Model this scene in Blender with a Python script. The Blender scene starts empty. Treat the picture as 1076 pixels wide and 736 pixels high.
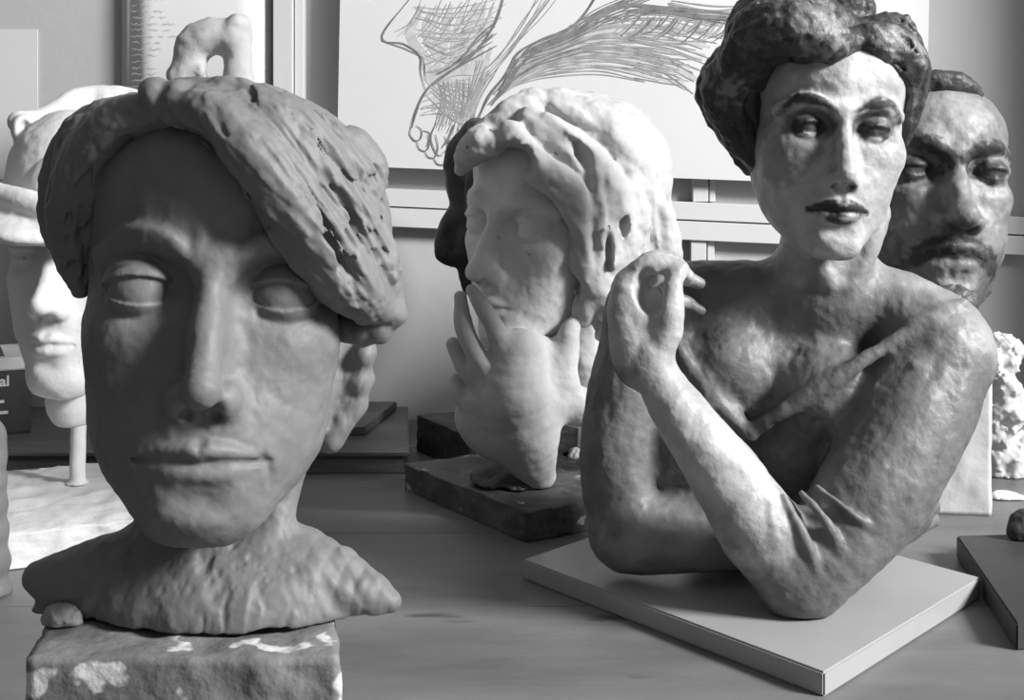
import bpy, bmesh, math, random
import numpy as np
from mathutils import Vector

# ------------------------------------------------------------------ camera, world, light, exposure
sc = bpy.context.scene
F_PX = 1300.0            # focal length in pixels of the 1076 x 736 frame
EYE = 0.36               # camera height above the bench top (bench top is z = 0)
CX, HORIZON = 538.0, 200.0
cam_d = bpy.data.cameras.new('camera'); cam = bpy.data.objects.new('camera', cam_d)
sc.collection.objects.link(cam); sc.camera = cam
cam_d.sensor_fit = 'HORIZONTAL'; cam_d.sensor_width = 36.0
cam_d.lens = F_PX / 1076.0 * 36.0
cam_d.shift_y = -(368.0 - HORIZON) / 1076.0
cam_d.clip_start = 0.02
cam.location = (0, 0, EYE); cam.rotation_euler = (math.pi / 2, 0, 0)

w = bpy.data.worlds.new('room_light'); sc.world = w; w.use_nodes = True
bg = w.node_tree.nodes['Background']; bg.inputs[1].default_value = 1.0
# the rest of the studio: light comes softly from high on the window side, the room behind the camera is dim
_n, _l = w.node_tree.nodes, w.node_tree.links
_tc = _n.new('ShaderNodeTexCoord'); _dt = _n.new('ShaderNodeVectorMath'); _dt.operation = 'DOT_PRODUCT'; _dt.inputs[1].default_value = (0.60, 0.05, 0.75)
_mr = _n.new('ShaderNodeMapRange'); _mr.inputs[1].default_value = -0.5; _mr.inputs[2].default_value = 1.0; _mr.inputs[3].default_value = 0.07; _mr.inputs[4].default_value = 0.30
_l.new(_tc.outputs['Generated'], _dt.inputs[0]); _l.new(_dt.outputs['Value'], _mr.inputs[0]); _l.new(_mr.outputs[0], bg.inputs[0])

def area(name, loc, target, sx, sy, power):
    l = bpy.data.lights.new(name, 'AREA'); l.shape = 'RECTANGLE'; l.size = sx; l.size_y = sy; l.energy = power
    o = bpy.data.objects.new(name, l); sc.collection.objects.link(o); o.location = loc
    o.rotation_euler = (Vector(target) - Vector(loc)).to_track_quat('-Z', 'Y').to_euler()
    return o
area('window_daylight', (3.02, -0.45, 2.05), (0.0, 1.0, 0.2), 0.9, 0.9, 290)
vs = sc.view_settings
vs.view_transform = 'Standard'; vs.look = 'None'; vs.gamma = 1; vs.use_curve_mapping = False; vs.exposure = 0.24

# ------------------------------------------------------------------ helpers
COL = sc.collection
def at(px, py, d):
    """point of the room seen at pixel (px, py) at distance d in front of the camera plane"""
    return Vector(((px - CX) / F_PX * d, d, EYE - (py - HORIZON) / F_PX * d))
def on_bench(px, py, z=0.0):
    d = (EYE - z) * F_PX / (py - HORIZON)
    return at(px, py, d)
def tag(o, label=None, cat=None, group=None, kind=None):
    if label: o['label'] = label
    if cat: o['category'] = cat
    if group: o['group'] = group
    if kind: o['kind'] = kind
    return o
def thing(name, label, cat, loc=(0, 0, 0), rz=0, group=None):
    o = bpy.data.objects.new(name, None); COL.objects.link(o); o.location = loc; o.rotation_euler = (0, 0, rz)
    o.empty_display_size = 0.05
    return tag(o, label, cat, group)
def link_mesh(name, me, m, parent=None):
    o = bpy.data.objects.new(name, me); COL.objects.link(o)
    if m: me.materials.append(m)
    if parent is not None:
        o.parent = parent
        rz = parent.rotation_euler.z
    return o
def rel(o, world_loc=(0, 0, 0)):
    """mesh data written in world coordinates under a parent that is only translated"""
    o.location = Vector(world_loc) - o.parent.location
    return o

# ---- materials
def nt(m): return m.node_tree.nodes, m.node_tree.links
def surface_mat(name, base=0.5, var=0.1, scale=20.0, rough=0.8, bump=0.0, bscale=60.0, attr=False, spec=0.3,
                speck=0.0, speck_scale=120.0, speck_val=0.05, stretch=(1, 1, 1), coord='Object', bump2=0.0, b2scale=250.0):
    m = bpy.data.materials.new(name); m.use_nodes = True
    N, L = nt(m); b = N['Principled BSDF']; b.inputs['Roughness'].default_value = rough
    b.inputs['Specular IOR Level'].default_value = spec
    tc = N.new('ShaderNodeTexCoord'); mp = N.new('ShaderNodeMapping'); mp.inputs['Scale'].default_value = stretch
    L.new(tc.outputs[coord], mp.inputs[0])
    n = N.new('ShaderNodeTexNoise'); n.inputs['Scale'].default_value = scale; n.inputs['Detail'].default_value = 6
    n.inputs['Roughness'].default_value = 0.62
    L.new(mp.outputs[0], n.inputs[0])
    mr = N.new('ShaderNodeMapRange'); mr.inputs[1].default_value = 0.3; mr.inputs[2].default_value = 0.7
    mr.inputs[3].default_value = 1 - var; mr.inputs[4].default_value = 1 + var
    L.new(n.outputs[0], mr.inputs[0])
    mul = N.new('ShaderNodeMath'); mul.operation = 'MULTIPLY'
    if attr:
        a = N.new('ShaderNodeAttribute'); a.attribute_name = 'paint'; L.new(a.outputs['Fac'], mul.inputs[0])
    else:
        mul.inputs[0].default_value = base
    L.new(mr.outputs[0], mul.inputs[1])
    out = mul.outputs[0]
    if speck > 0:
        n2 = N.new('ShaderNodeTexNoise'); n2.inputs['Scale'].default_value = speck_scale; n2.inputs['Detail'].default_value = 3
        L.new(mp.outputs[0], n2.inputs[0])
        r2 = N.new('ShaderNodeMapRange'); r2.inputs[1].default_value = 1 - speck; r2.inputs[2].default_value = 1 - speck + 0.05
        L.new(n2.outputs[0], r2.inputs[0])
        mx = N.new('ShaderNodeMix'); mx.data_type = 'FLOAT'
        L.new(r2.outputs[0], mx.inputs[0]); L.new(out, mx.inputs[2]); mx.inputs[3].default_value = speck_val
        out = mx.outputs[0]
    cmb = N.new('ShaderNodeCombineColor')
    for i in range(3): L.new(out, cmb.inputs[i])
    L.new(cmb.outputs[0], b.inputs['Base Color'])
    if bump > 0:
        bn = N.new('ShaderNodeTexNoise'); bn.inputs['Scale'].default_value = bscale; bn.inputs['Detail'].default_value = 5
        L.new(mp.outputs[0], bn.inputs[0])
        bp = N.new('ShaderNodeBump'); bp.inputs['Strength'].default_value = bump; bp.inputs['Distance'].default_value = 0.004
        L.new(bn.outputs[0], bp.inputs['Height']); L.new(bp.outputs[0], b.inputs['Normal'])
        if bump2 > 0:
            b3 = N.new('ShaderNodeTexNoise'); b3.inputs['Scale'].default_value = b2scale; b3.inputs['Detail'].default_value = 3
            L.new(mp.outputs[0], b3.inputs[0])
            bq = N.new('ShaderNodeBump'); bq.inputs['Strength'].default_value = bump2; bq.inputs['Distance'].default_value = 0.0015
            L.new(b3.outputs[0], bq.inputs['Height']); L.new(bp.outputs[0], bq.inputs['Normal']); L.new(bq.outputs[0], b.inputs['Normal'])
    return m

# ------------------------------------------------------------------ distance-field sculpting: clay built up and carved, then meshed
def v3(p): return np.array(p, dtype=np.float64)
def vnoise(P, seed=0):
    Pi = np.floor(P).astype(np.int64); f = P - Pi; f = f * f * (3 - 2 * f)
    def h(ix, iy, iz):
        n = (ix * 374761393 + iy * 668265263 + iz * 2147483647 + seed * 974634777) & 0xffffffff
        n = ((n ^ (n >> 13)) * 1274126177) & 0xffffffff
        n = n ^ (n >> 16)
        return (n & 0xffff) / 65535.0
    x, y, z = Pi[:, 0], Pi[:, 1], Pi[:, 2]; fx, fy, fz = f[:, 0], f[:, 1], f[:, 2]
    c00 = h(x, y, z) * (1 - fx) + h(x + 1, y, z) * fx
    c10 = h(x, y + 1, z) * (1 - fx) + h(x + 1, y + 1, z) * fx
    c01 = h(x, y, z + 1) * (1 - fx) + h(x + 1, y, z + 1) * fx
    c11 = h(x, y + 1, z + 1) * (1 - fx) + h(x + 1, y + 1, z + 1) * fx
    return (c00 * (1 - fy) + c10 * fy) * (1 - fz) + (c01 * (1 - fy) + c11 * fy) * fz * 1.0 - 0.5

class Frame:
    """axes of a head: x to its side, y forward out of the face, z up, in millimetres of a life-size head"""
    def __init__(s, o, yaw, pitch, roll, k):
        a, p, r = map(math.radians, (yaw, pitch, roll))
        f = v3((math.sin(a) * math.cos(p), -math.cos(a) * math.cos(p), math.sin(p)))
        x = v3((math.cos(a), math.sin(a), 0)); u = np.cross(f, x)
        x2 = x * math.cos(r) - u * math.sin(r); u2 = u * math.cos(r) + x * math.sin(r)
        s.R = np.stack([x2, f, u2], axis=1); s.k = k
        s.o = v3(o) - s.R @ v3((0, 75, 0)) * k      # o given at the point between the eyes
    def pt(s, x, y, z): return s.o + s.R @ v3((x, y, z)) * s.k

def rot_axes(rx=0, ry=0, rz=0):
    rx, ry, rz = map(math.radians, (rx, ry, rz))
    X = np.array([[1, 0, 0], [0, math.cos(rx), -math.sin(rx)], [0, math.sin(rx), math.cos(rx)]])
    Y = np.array([[math.cos(ry), 0, math.sin(ry)], [0, 1, 0], [-math.sin(ry), 0, math.cos(ry)]])
    Z = np.array([[math.cos(rz), -math.sin(rz), 0], [math.sin(rz), math.cos(rz), 0], [0, 0, 1]])
    return Z @ Y @ X

def catmull(pts, n=4):
    P = [v3(p) for p in pts]
    if len(P) < 3: return P
    Q = [2 * P[0] - P[1]] + P + [2 * P[-1] - P[-2]]; out = []
    for i in range(1, len(Q) - 2):
        for j in range(n):
            t = j / n
            out.append(0.5 * ((2 * Q[i]) + (-Q[i - 1] + Q[i + 1]) * t + (2 * Q[i - 1] - 5 * Q[i] + 4 * Q[i + 1] - Q[i + 2]) * t * t
                              + (-Q[i - 1] + 3 * Q[i] - 3 * Q[i + 1] + Q[i + 2]) * t ** 3))
    out.append(P[-1]); return out

class Clay:
    def __init__(s, d0):
        s.d0 = d0; s.s = d0 / F_PX; s.ops = []; s.org = at(CX, HORIZON, d0); s.paints = []
    def p(s, px, py, w=0.0):
        """clay-space point (units: one pixel at distance d0) seen at a pixel, w units nearer than d0"""
        y = 1 - w / F_PX
        return v3(((px - CX) * y, -w, -(py - HORIZON) * y))
    def from_world(s, q): return (v3(q) - v3(s.org)) / s.s
    def add(s, kind, fn, c, r, k): s.ops.append((kind, fn, v3(c), float(r), float(k)))
    # primitives
    def ell_fn(s, c, r, R=None):
        c = v3(c); r = v3(r); R = np.eye(3) if R is None else R
        def fn(P):
            q = (P - c) @ R
            k0 = np.sqrt(((q / r) ** 2).sum(1)); k1 = np.sqrt(((q / (r * r)) ** 2).sum(1)) + 1e-9
            return k0 * (k0 - 1) / k1
        return fn, c, r.max()
    def ell(s, c, r, R=None, k=8, kind='u'):
        fn, c, rr = s.ell_fn(c, r, R); s.add(kind, fn, c, rr, k)
    def tube_fn(s, pts, rad, flat=None, n=4):
        """pts: clay-space points, rad: radius at each; flat=(axis, factor) squeezes along the axis"""
        m = len(pts)
        if n > 1 and m > 2:
            C = catmull(pts, n); R_ = np.interp(np.linspace(0, m - 1, len(C)), range(m), rad)
        else:
            C = [v3(p) for p in pts]; R_ = np.array(rad, float)
        C = np.array(C); c = C.mean(0); br = np.sqrt(((C - c) ** 2).sum(1)).max() + R_.max()
        M = np.eye(3); g = 1.0
        if flat is not None:
            ax = v3(flat[0]); ax = ax / np.linalg.norm(ax); ff = flat[1]
            M = M + np.outer(ax, ax) * (ff - 1); g = 1 / math.sqrt(ff)
        CM = C @ M; A = CM[:-1]; BA = CM[1:] - A; L2 = (BA * BA).sum(1) + 1e-9; aa = (A * A).sum(1); ab = (A * BA).sum(1)
        r0 = R_[:-1]; dr = np.diff(R_)
        def fn(P):
            if flat is not None: P = P @ M
            pb = P @ BA.T - ab; t = np.clip(pb / L2, 0, 1)
            d2 = (P * P).sum(1)[:, None] - 2 * (P @ A.T) + aa - 2 * t * pb + t * t * L2
            return (np.sqrt(np.maximum(d2, 0)) - r0 - dr * t).min(1) * g
        return fn, c, br
    def tube(s, pts, rad, k=8, kind='u', flat=None, n=4):
        fn, c, br = s.tube_fn(pts, rad, flat, n); s.add(kind, fn, c, br, k)
    def ptube(s, pts, k=8, kind='u', flat=None, n=4):
        """pts as (px, py, w, radius)"""
        s.tube([s.p(a, b, c) for a, b, c, _ in pts], [q[3] for q in pts], k, kind, flat, n)
    def box(s, c, h, R=None, rd=4, k=6, kind='u'):
        c = v3(c); h = v3(h); R = np.eye(3) if R is None else R
        def fn(P):
            q = np.abs((P - c) @ R) - (h - rd)
            return np.sqrt((np.maximum(q, 0) ** 2).sum(1)) + np.minimum(q.max(1), 0) - rd
        s.add(kind, fn, c, np.linalg.norm(h), k)
    def plane(s, c, nrm, k=2):          # keep what lies on the side the normal points away from
        c = v3(c); nrm = v3(nrm) / np.linalg.norm(nrm)
        s.add('i', lambda P: (P - c) @ nrm, c, 1e6, k)
    def disp(s, amp, size, seed=0, stretch=None, oct=3):
        st = np.eye(3) if stretch is None else stretch
        def fn(P):
            q = (P @ st) / size; v = 0; a = 1
            for o in range(oct):
                v = v + a * vnoise(q * (2 ** o), seed + o); a *= 0.5
            return v * amp
        s.add('d', fn, (0, 0, 0), 1e6, 0)
    def streaks(s, amp, size, zones, seed=0, squash=0.86):
        """long tool strokes: noise drawn out along a direction, zones = [(centre, radius, direction)]"""
        Z = [(v3(c), r_, np.eye(3) - squash * np.outer(v3(d) / np.linalg.norm(d), v3(d) / np.linalg.norm(d))) for c, r_, d in zones]
        def fn(P):
            out = np.zeros(len(P))
            for i, (c, r_, M) in enumerate(Z):
                wt = np.clip(1.6 * (1 - np.sqrt(((P - c) ** 2).sum(1)) / r_), 0, 1)
                q = wt > 0
                if q.any():
                    X = P[q] @ M / size
                    n_ = vnoise(X, seed + i) + .6 * vnoise(X * 2.1, seed + 7 + i)
                    out[q] += wt[q] * amp * (np.abs(n_) * .9 + n_ * .7 - .2)
            return out
        s.add('d', fn, (0, 0, 0), 1e6, 0)
    def lock(s, guide, n, rr=0.28, off=0.8, twist=0.6, k=3, seed=0, kind='u', wob=0.1):
        """strands laid round a guide (px, py, w, radius)"""
        rnd = random.Random(seed)
        C = [s.p(a, b, c) for a, b, c, _ in guide]; R_ = [g[3] for g in guide]
        for j in range(n):
            a0 = 2 * math.pi * (j + rnd.uniform(-.3, .3)) / n; tw = rnd.uniform(-twist, twist); pts = []; rad = []
            s0 = rnd.uniform(0, .25) * (len(C) - 1); s1 = (len(C) - 1) * rnd.uniform(.8, 1.0)
            m = 5
            for i in range(m):
                t = s0 + (s1 - s0) * i / (m - 1); i0 = min(int(t), len(C) - 2); f = t - i0
                c = C[i0] * (1 - f) + C[i0 + 1] * f; R0 = R_[i0] * (1 - f) + R_[i0 + 1] * f
                d = C[i0 + 1] - C[i0]; d = d / np.linalg.norm(d)
                u = np.cross(d, v3((0.3, 1, 0.2))); u /= np.linalg.norm(u); v = np.cross(d, u)
                a = a0 + tw * t; o = off * (1 + rnd.uniform(-wob, wob))
                pts.append(c + (u * math.cos(a) + v * math.sin(a)) * R0 * o)
                rad.append(R0 * rr * (1.0 - 0.45 * abs(2 * i / (m - 1) - 1)) * rnd.uniform(.85, 1.15))
            s.tube(pts, rad, k, kind, n=2)
    def copy_ops(s, other): s.ops += other.ops
    # evaluate
    def near(s, ops, bc, br, mar):
        return [o for o in ops if o[3] > 1e5 or (o[2][0] - bc[0]) ** 2 + (o[2][1] - bc[1]) ** 2 + (o[2][2] - bc[2]) ** 2 < (br + o[3] + o[4] + mar) ** 2]
    def ev(s, P, ops, fine=True):
        d = np.full(len(P), 1e3)
        for kind, fn, c, r, k in ops:
            if kind == 'd':
                if fine:
                    q = np.abs(d) < 16
                    if q.any(): d[q] += fn(P[q])
                continue
            e = fn(P)
            if kind == 'u':
                if k > 0:
                    h = np.maximum(k - np.abs(d - e), 0) / k; d = np.minimum(d, e) - h * h * k * .25
                else: d = np.minimum(d, e)
            else:
                if kind == 's': e = -e
                if k > 0:
                    h = np.maximum(k - np.abs(d - e), 0) / k; d = np.maximum(d, e) + h * h * k * .25
                else: d = np.maximum(d, e)
        return d
    def mesh(s, name, vox, base=0.3, pad=10):
        lo = np.min([c - r for kd, f, c, r, k in s.ops if kd == 'u'], axis=0) - pad
        hi = np.max([c + r for kd, f, c, r, k in s.ops if kd == 'u'], axis=0) + pad
        nb = np.ceil((hi - lo) / (vox * 64)).astype(int); dims = nb * 64
        Fd = np.full(dims, 1e3, dtype=np.float32)
        g4 = np.stack(np.meshgrid(*[np.arange(4)] * 3, indexing='ij'), -1).reshape(-1, 3)
        def rec(o, size, ops):              # o: voxel index of the node corner, size: 64, 16 or 4 voxels
            bc = lo + (o + size / 2 - .5) * vox; br = size * vox * .87; cs = size // 4
            ops = s.near(ops, bc, br, cs * vox * 1.4 + 8)
            if not any(q[0] == 'u' for q in ops): return
            if cs == 1:
                i, j, l = o; Fd[i:i + 4, j:j + 4, l:l + 4] = s.ev(lo + (g4 + o) * vox, ops).reshape(4, 4, 4); return
            ch = o + g4 * cs; d = s.ev(lo + (ch + cs / 2 - .5) * vox, ops, False)
            lim = cs * vox * .87 * 1.35 + 5
            act = np.abs(d) < lim
            for q in np.nonzero(~act & (d < 0))[0]:
                i, j, l = ch[q]; Fd[i:i + cs, j:j + cs, l:l + cs] = -1e3
            if cs == 4:
                A = ch[act]
                if len(A):
                    V_ = (A[:, None, :] + g4[None]).reshape(-1, 3)
                    Fd[V_[:, 0], V_[:, 1], V_[:, 2]] = s.ev(lo + V_ * vox, ops)
            else:
                for q in np.nonzero(act)[0]: rec(ch[q], cs, ops)
        for i in range(nb[0]):
            for j in range(nb[1]):
                for l in range(nb[2]): rec(np.array([i, j, l]) * 64, 64, s.ops)
        I = Fd < 0
        cnt = np.zeros(np.array(dims) - 1, dtype=np.int8)
        for a in (0, 1):
            for b in (0, 1):
                for c in (0, 1): cnt += I[a:dims[0] - 1 + a, b:dims[1] - 1 + b, c:dims[2] - 1 + c]
        cells = np.argwhere((cnt > 0) & (cnt < 8))
        vid = np.full(cnt.shape, -1, dtype=np.int32); vid[cells[:, 0], cells[:, 1], cells[:, 2]] = np.arange(len(cells))
        acc = np.zeros((len(cells), 3)); num = np.zeros(len(cells))
        for ax in range(3):
            o1, o2 = [a for a in range(3) if a != ax]
            for a in (0, 1):
                for b in (0, 1):
                    off = np.zeros(3, int); off[o1] = a; off[o2] = b; off2 = off.copy(); off2[ax] = 1
                    A = cells + off; Bq = cells + off2
                    fa = Fd[A[:, 0], A[:, 1], A[:, 2]]; fb = Fd[Bq[:, 0], Bq[:, 1], Bq[:, 2]]
                    mk = (fa < 0) != (fb < 0); t = np.where(mk, fa / (fa - fb + 1e-12), 0)
                    p = A.astype(float); p[:, ax] += t
                    acc[mk] += p[mk]; num[mk] += 1
        V = lo + acc / num[:, None] * vox
        quads = []
        for ax in range(3):
            o1, o2 = (ax + 1) % 3, (ax + 2) % 3
            sl = [slice(None)] * 3; sl[ax] = slice(0, dims[ax] - 1); s2 = [slice(None)] * 3; s2[ax] = slice(1, dims[ax])
            E = np.argwhere(I[tuple(sl)] != I[tuple(s2)])
            E = E[(E[:, o1] > 0) & (E[:, o2] > 0) & (E[:, o1] < dims[o1] - 1) & (E[:, o2] < dims[o2] - 1)]
            ins = I[E[:, 0], E[:, 1], E[:, 2]]
            def g(a, b):
                q = E.copy(); q[:, o1] -= a; q[:, o2] -= b
                return vid[q[:, 0], q[:, 1], q[:, 2]]
            Q = np.stack([g(1, 1), g(0, 1), g(0, 0), g(1, 0)], 1)
            Q[~ins] = Q[~ins][:, ::-1]
            quads.append(Q)
        Q = np.concatenate(quads); Q = Q[(Q >= 0).all(1)]
        # two light smoothing passes take the grid out of the clay
        for _ in range(1):
            n_ = len(V); i0 = np.concatenate([Q[:, a] for a in range(4)] + [Q[:, (a + 1) % 4] for a in range(4)])
            i1 = np.concatenate([Q[:, (a + 1) % 4] for a in range(4)] + [Q[:, a] for a in range(4)])
            W = np.bincount(i0, minlength=n_); S = np.stack([np.bincount(i0, V[i1, c], n_) for c in range(3)], 1)
            V = V * .5 + S / np.maximum(W, 1)[:, None] * .5
        me = bpy.data.meshes.new(name)
        me.vertices.add(len(V)); me.vertices.foreach_set('co', ((V * s.s) + v3(s.org)).astype(np.float32).ravel())
        me.loops.add(len(Q) * 4); me.loops.foreach_set('vertex_index', Q.astype(np.int32).ravel())
        me.polygons.add(len(Q)); me.polygons.foreach_set('loop_start', np.arange(0, len(Q) * 4, 4, dtype=np.int32))
        me.polygons.foreach_set('use_smooth', np.ones(len(Q), dtype=bool))
        me.update(calc_edges=True)
        col = np.full(len(V), base)
        for fn, val, soft, amp, size in s.paints:
            d = fn(V)
            if amp: d = d + amp * (vnoise(V / size, 5) + .5 * vnoise(V / size * 2.3, 6)) * 2
            m_ = np.clip(.5 - d / soft, 0, 1); col = col * (1 - m_) + val * m_
        at_ = me.attributes.new('paint', 'FLOAT', 'POINT'); at_.data.foreach_set('value', col.astype(np.float32))
        return me
    def paint(s, prim, val, soft=3, amp=0, size=8): s.paints.append((prim[0], val, soft, amp, size))
    def obj(s, name, m, parent, vox, base=0.3):
        return rel(link_mesh(name, s.mesh(name, vox, base), m, parent))

def face(S, F, wid=1.0, nose=1.0, brow=7, socket=1.0, lid=22, lidlo=18, lipr=1.0, nosew=1.0, nose_z=0.0, mouth_z=0.0, mouth_w=1.0,
         eye_open=True, cheek=1.0, chin=1.0, jaw=1.0, neck=True, ears=(-1, 1), nlf=0.0, crown=1.0, eyeball=13.5, chin_z=0.0, tip=9.0, nostril=1.0, bridge=1.0, alar=10.5, browline=0, ex=31.0, fore=1.0):
    k = F.k; pt = F.pt; R = F.R
    E = lambda x, y, z, a, b, c, kk, kind='u', A=None: S.ell(pt(x, y, z), (a * k, b * k, c * k), R if A is None else R @ A, kk * k, kind)
    def T(pts, kk, kind='u', n=4): S.tube([pt(*p[:3]) for p in pts], [p[3] * k for p in pts], kk * k, kind, n=n)
    E(0, -12, 34, 72 * wid, 92, 84 * crown, 10)
    E(0, 24, -18, 62 * wid, 60, 82, 22)
    E(0, 30, 48 * fore, 62 * wid, 58, 44 * fore, 18)
    E(0, 34, -62 + chin_z * .5, 44 * jaw, 50, 42, 22)
    E(0, 80, -97 + chin_z, 18 * chin, 15, 15, 18)
    for sx in (-1, 1):
        T([(sx * 47 * jaw, 5, -46, 12), (sx * 35 * jaw, 40, -78 + chin_z, 12), (sx * 14, 72, -100 + chin_z, 11)], 18)
        E(sx * 37 * wid, 56, -20, 20 * cheek, 22 * cheek, 15 * cheek, 24)
        T([(sx * 9, 84, 15, brow * .9), (sx * 30 * wid, 82, 22, brow), (sx * 52 * wid, 62, 14, brow * .8)], 12)
    for sx in (-1, 1):
        E(sx * ex, 93, 2, 20, 16 * socket, 13.5, 9, 's')
        E(sx * 16, 93, 2, 8, 10 * socket, 9, 7, 's')
    # nose
    T([(0, 84, 12, 6.5 * bridge), (0, 93, -6, 5.2 * bridge), (0, 104 * nose, -24 + nose_z * .6, 5.8 * bridge), (0, 111 * nose, -37 + nose_z, tip * nosew)], 9)
    E(0, 83, -27 + nose_z * .6, 11.5 * bridge, 20, 24, 10, 'u', rot_axes(-14))
    for sx in (-1, 1):
        E(sx * alar * nosew, 98 * nose, -42 + nose_z, 5.8 * nosew, 9.5, 6.5, 5)
    # muzzle, lips
    mz = -70 + mouth_z
    E(0, 70, mz + 2, 30 * mouth_w, 25, 26, 22)
    for sx in (-1, 1): E(sx * 27 * jaw, 52, -50, 21, 22, 26, 24)
    for sx in (-1, 1):
        E(sx * 6.5 * nosew, 102 * nose, -49.5 + nose_z, 3.2 * nostril, 6.0, 3.4, 2, 's')
    W = mouth_w
    T([(-25 * W, 83, mz, 1.6), (-14 * W, 94, mz + 3.4, 3.2 * lipr), (-4, 98.5, mz + 5.2, 4.2 * lipr), (0, 98.5, mz + 3.8, 4.0 * lipr),
       (4, 98.5, mz + 5.2, 4.2 * lipr), (14 * W, 94, mz + 3.4, 3.2 * lipr), (25 * W, 83, mz, 1.6)], 3, n=3)
    T([(-22 * W, 84, mz - 2, 1.6), (-11 * W, 93.5, mz - 5.0, 4.2 * lipr), (0, 95.5, mz - 5.8, 5.2 * lipr), (11 * W, 93.5, mz - 5.0, 4.2 * lipr), (22 * W, 84, mz - 2, 1.6)], 3, n=3)
    T([(-26 * W, 86, mz - .8, .8), (-15 * W, 96.5, mz - .2, 1.1), (-4, 102, mz + .2, 1.2), (0, 102.5, mz - .6, 1.2), (4, 102, mz + .2, 1.2), (15 * W, 96.5, mz - .2, 1.1), (26 * W, 86, mz - .8, .8)], 1.8, 's', n=3)
    T([(0, 100, -54 + nose_z, 2.0), (0, 102, mz + 10, 2.6)], 3, 's')
    E(0, 104, mz - 17, 15, 9, 5, 8, 's')
    if nlf:
        for sx in (-1, 1):
            T([(sx * 19, 92, -44 + nose_z, nlf), (sx * 28 * W, 88, mz + 12, nlf), (sx * 32 * W, 82, mz - 4, nlf * .8)], 4, 's')
    if browline:
        for sx in (-1, 1):
            T([(sx * 12, 88, 17, browline * .4), (sx * 22 * wid, 88.5, 25, browline), (sx * 40 * wid, 79, 26, browline), (sx * 55 * wid, 64, 16, browline * .5)], 4)
    # eyes
    for sx in (-1, 1):
        c = pt(sx * ex, 69.5, 0)
        up = R[:, 2]; fw = R[:, 1]
        for ang, sg, rr in ((lid, 1, 2.9), (lidlo, -1, 1.3)):
            a = math.radians(ang); n = up * sg * math.cos(a) - fw * math.sin(a)
            rad = (eyeball + rr) * k
            S.add('u', (lambda P, c=c, rad=rad, n=n: np.maximum(np.sqrt(((P - c) ** 2).sum(1)) - rad, -((P - c) @ n))), c, rad, 1.6 * k)
        S.ell(c, (eyeball * k,) * 3, R, 0.6 * k)
        T([(sx * 15, 83, 7, 1.0), (sx * 30, 86.5, 11.5 + eyeball * .2, 1.2), (sx * 47, 77, 6, 1.0)], 2.2, 's')
    for sx in ears:
        E(sx * 70 * wid, -8, -12, 6, 18, 30, 5, 'u', rot_axes(8, 0, sx * -22))
        E(sx * 77 * wid, -4, -8, 5, 9, 16, 4, 's')
        T([(sx * 70 * wid, 6, -2, 3), (sx * 76 * wid, 2, 16, 3.4), (sx * 80 * wid, -18, 16, 3.6), (sx * 80 * wid, -24, -4, 3.4), (sx * 73 * wid, -10, -32, 4.5)], 3)
    if neck:
        T([(0, 0, -50, 46), (0, -10, -90, 44), (0, -18, -150, 48)], 18)
VOX = 1.0
PLINTH_Z = 0.133
m_clay = surface_mat('grey modelling clay', attr=True, var=0.16, scale=26, rough=0.58, bump=0.22, bscale=45, spec=0.4, bump2=0.15, b2scale=260)
m_plaster = surface_mat('white plaster', attr=True, var=0.07, scale=18, rough=0.75, bump=0.4, bscale=50, spec=0.25, speck=0.27, speck_scale=70, speck_val=0.12, bump2=0.2)
m_paintedplaster = surface_mat('painted plaster', attr=True, var=0.32, scale=22, rough=0.5, bump=0.28, bscale=70, spec=0.4, bump2=0.35, b2scale=220)
m_haircast = surface_mat('dark painted hair', attr=True, var=0.55, scale=26, rough=0.5, bump=0.7, bscale=70, spec=0.4, bump2=0.4)

# ------------------------------------------------------------------ the room
WALL_Y = 1.95
m_wall = surface_mat('off-white wall paint', 0.47, 0.03, 3.0, 0.8, 0.15, 40)
m_trim = surface_mat('white gloss trim paint', 0.60, 0.03, 6.0, 0.45, 0.1, 30)
m_floor = surface_mat('worn floor', 0.2, 0.15, 6.0, 0.7)

def box_bm(bm, c, h, rz=0.0, ry=0.0, bev=0.0):
    from mathutils import Matrix
    M = Matrix.Translation(c) @ Matrix.Rotation(rz, 4, 'Z') @ Matrix.Rotation(ry, 4, 'Y') @ Matrix.Diagonal((h[0] * 2, h[1] * 2, h[2] * 2, 1))
    g = bmesh.ops.create_cube(bm, size=1, matrix=M)
    if bev > 0:
        es = list({e for v in g['verts'] for e in v.link_edges})
        bmesh.ops.bevel(bm, geom=es, offset=bev, segments=2, affect='EDGES', profile=0.6)
def bm_obj(name, bm, m, parent=None, smooth=False):
    me = bpy.data.meshes.new(name); bm.to_mesh(me); bm.free()
    if smooth:
        for p_ in me.polygons: p_.use_smooth = True
    o = link_mesh(name, me, m, parent)
    if parent is not None: rel(o)
    return o
def boxes(name, lst, m, parent=None, bev=0.001):
    bm = bmesh.new()
    for b in lst: box_bm(bm, b[0], b[1], *(b[2:] or ()), bev=bev) if len(b) <= 4 else None
    return bm_obj(name, bm, m, parent)
def struct(o): o['kind'] = 'structure'; return o

struct(boxes('floor', [((0, 0.4, -0.88), (3.3, 1.75, 0.03))], m_floor, bev=0))
struct(boxes('wall_back', [((0, WALL_Y + 0.05, 0.75), (3.3, 0.05, 1.9))], m_wall, bev=0))
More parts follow.
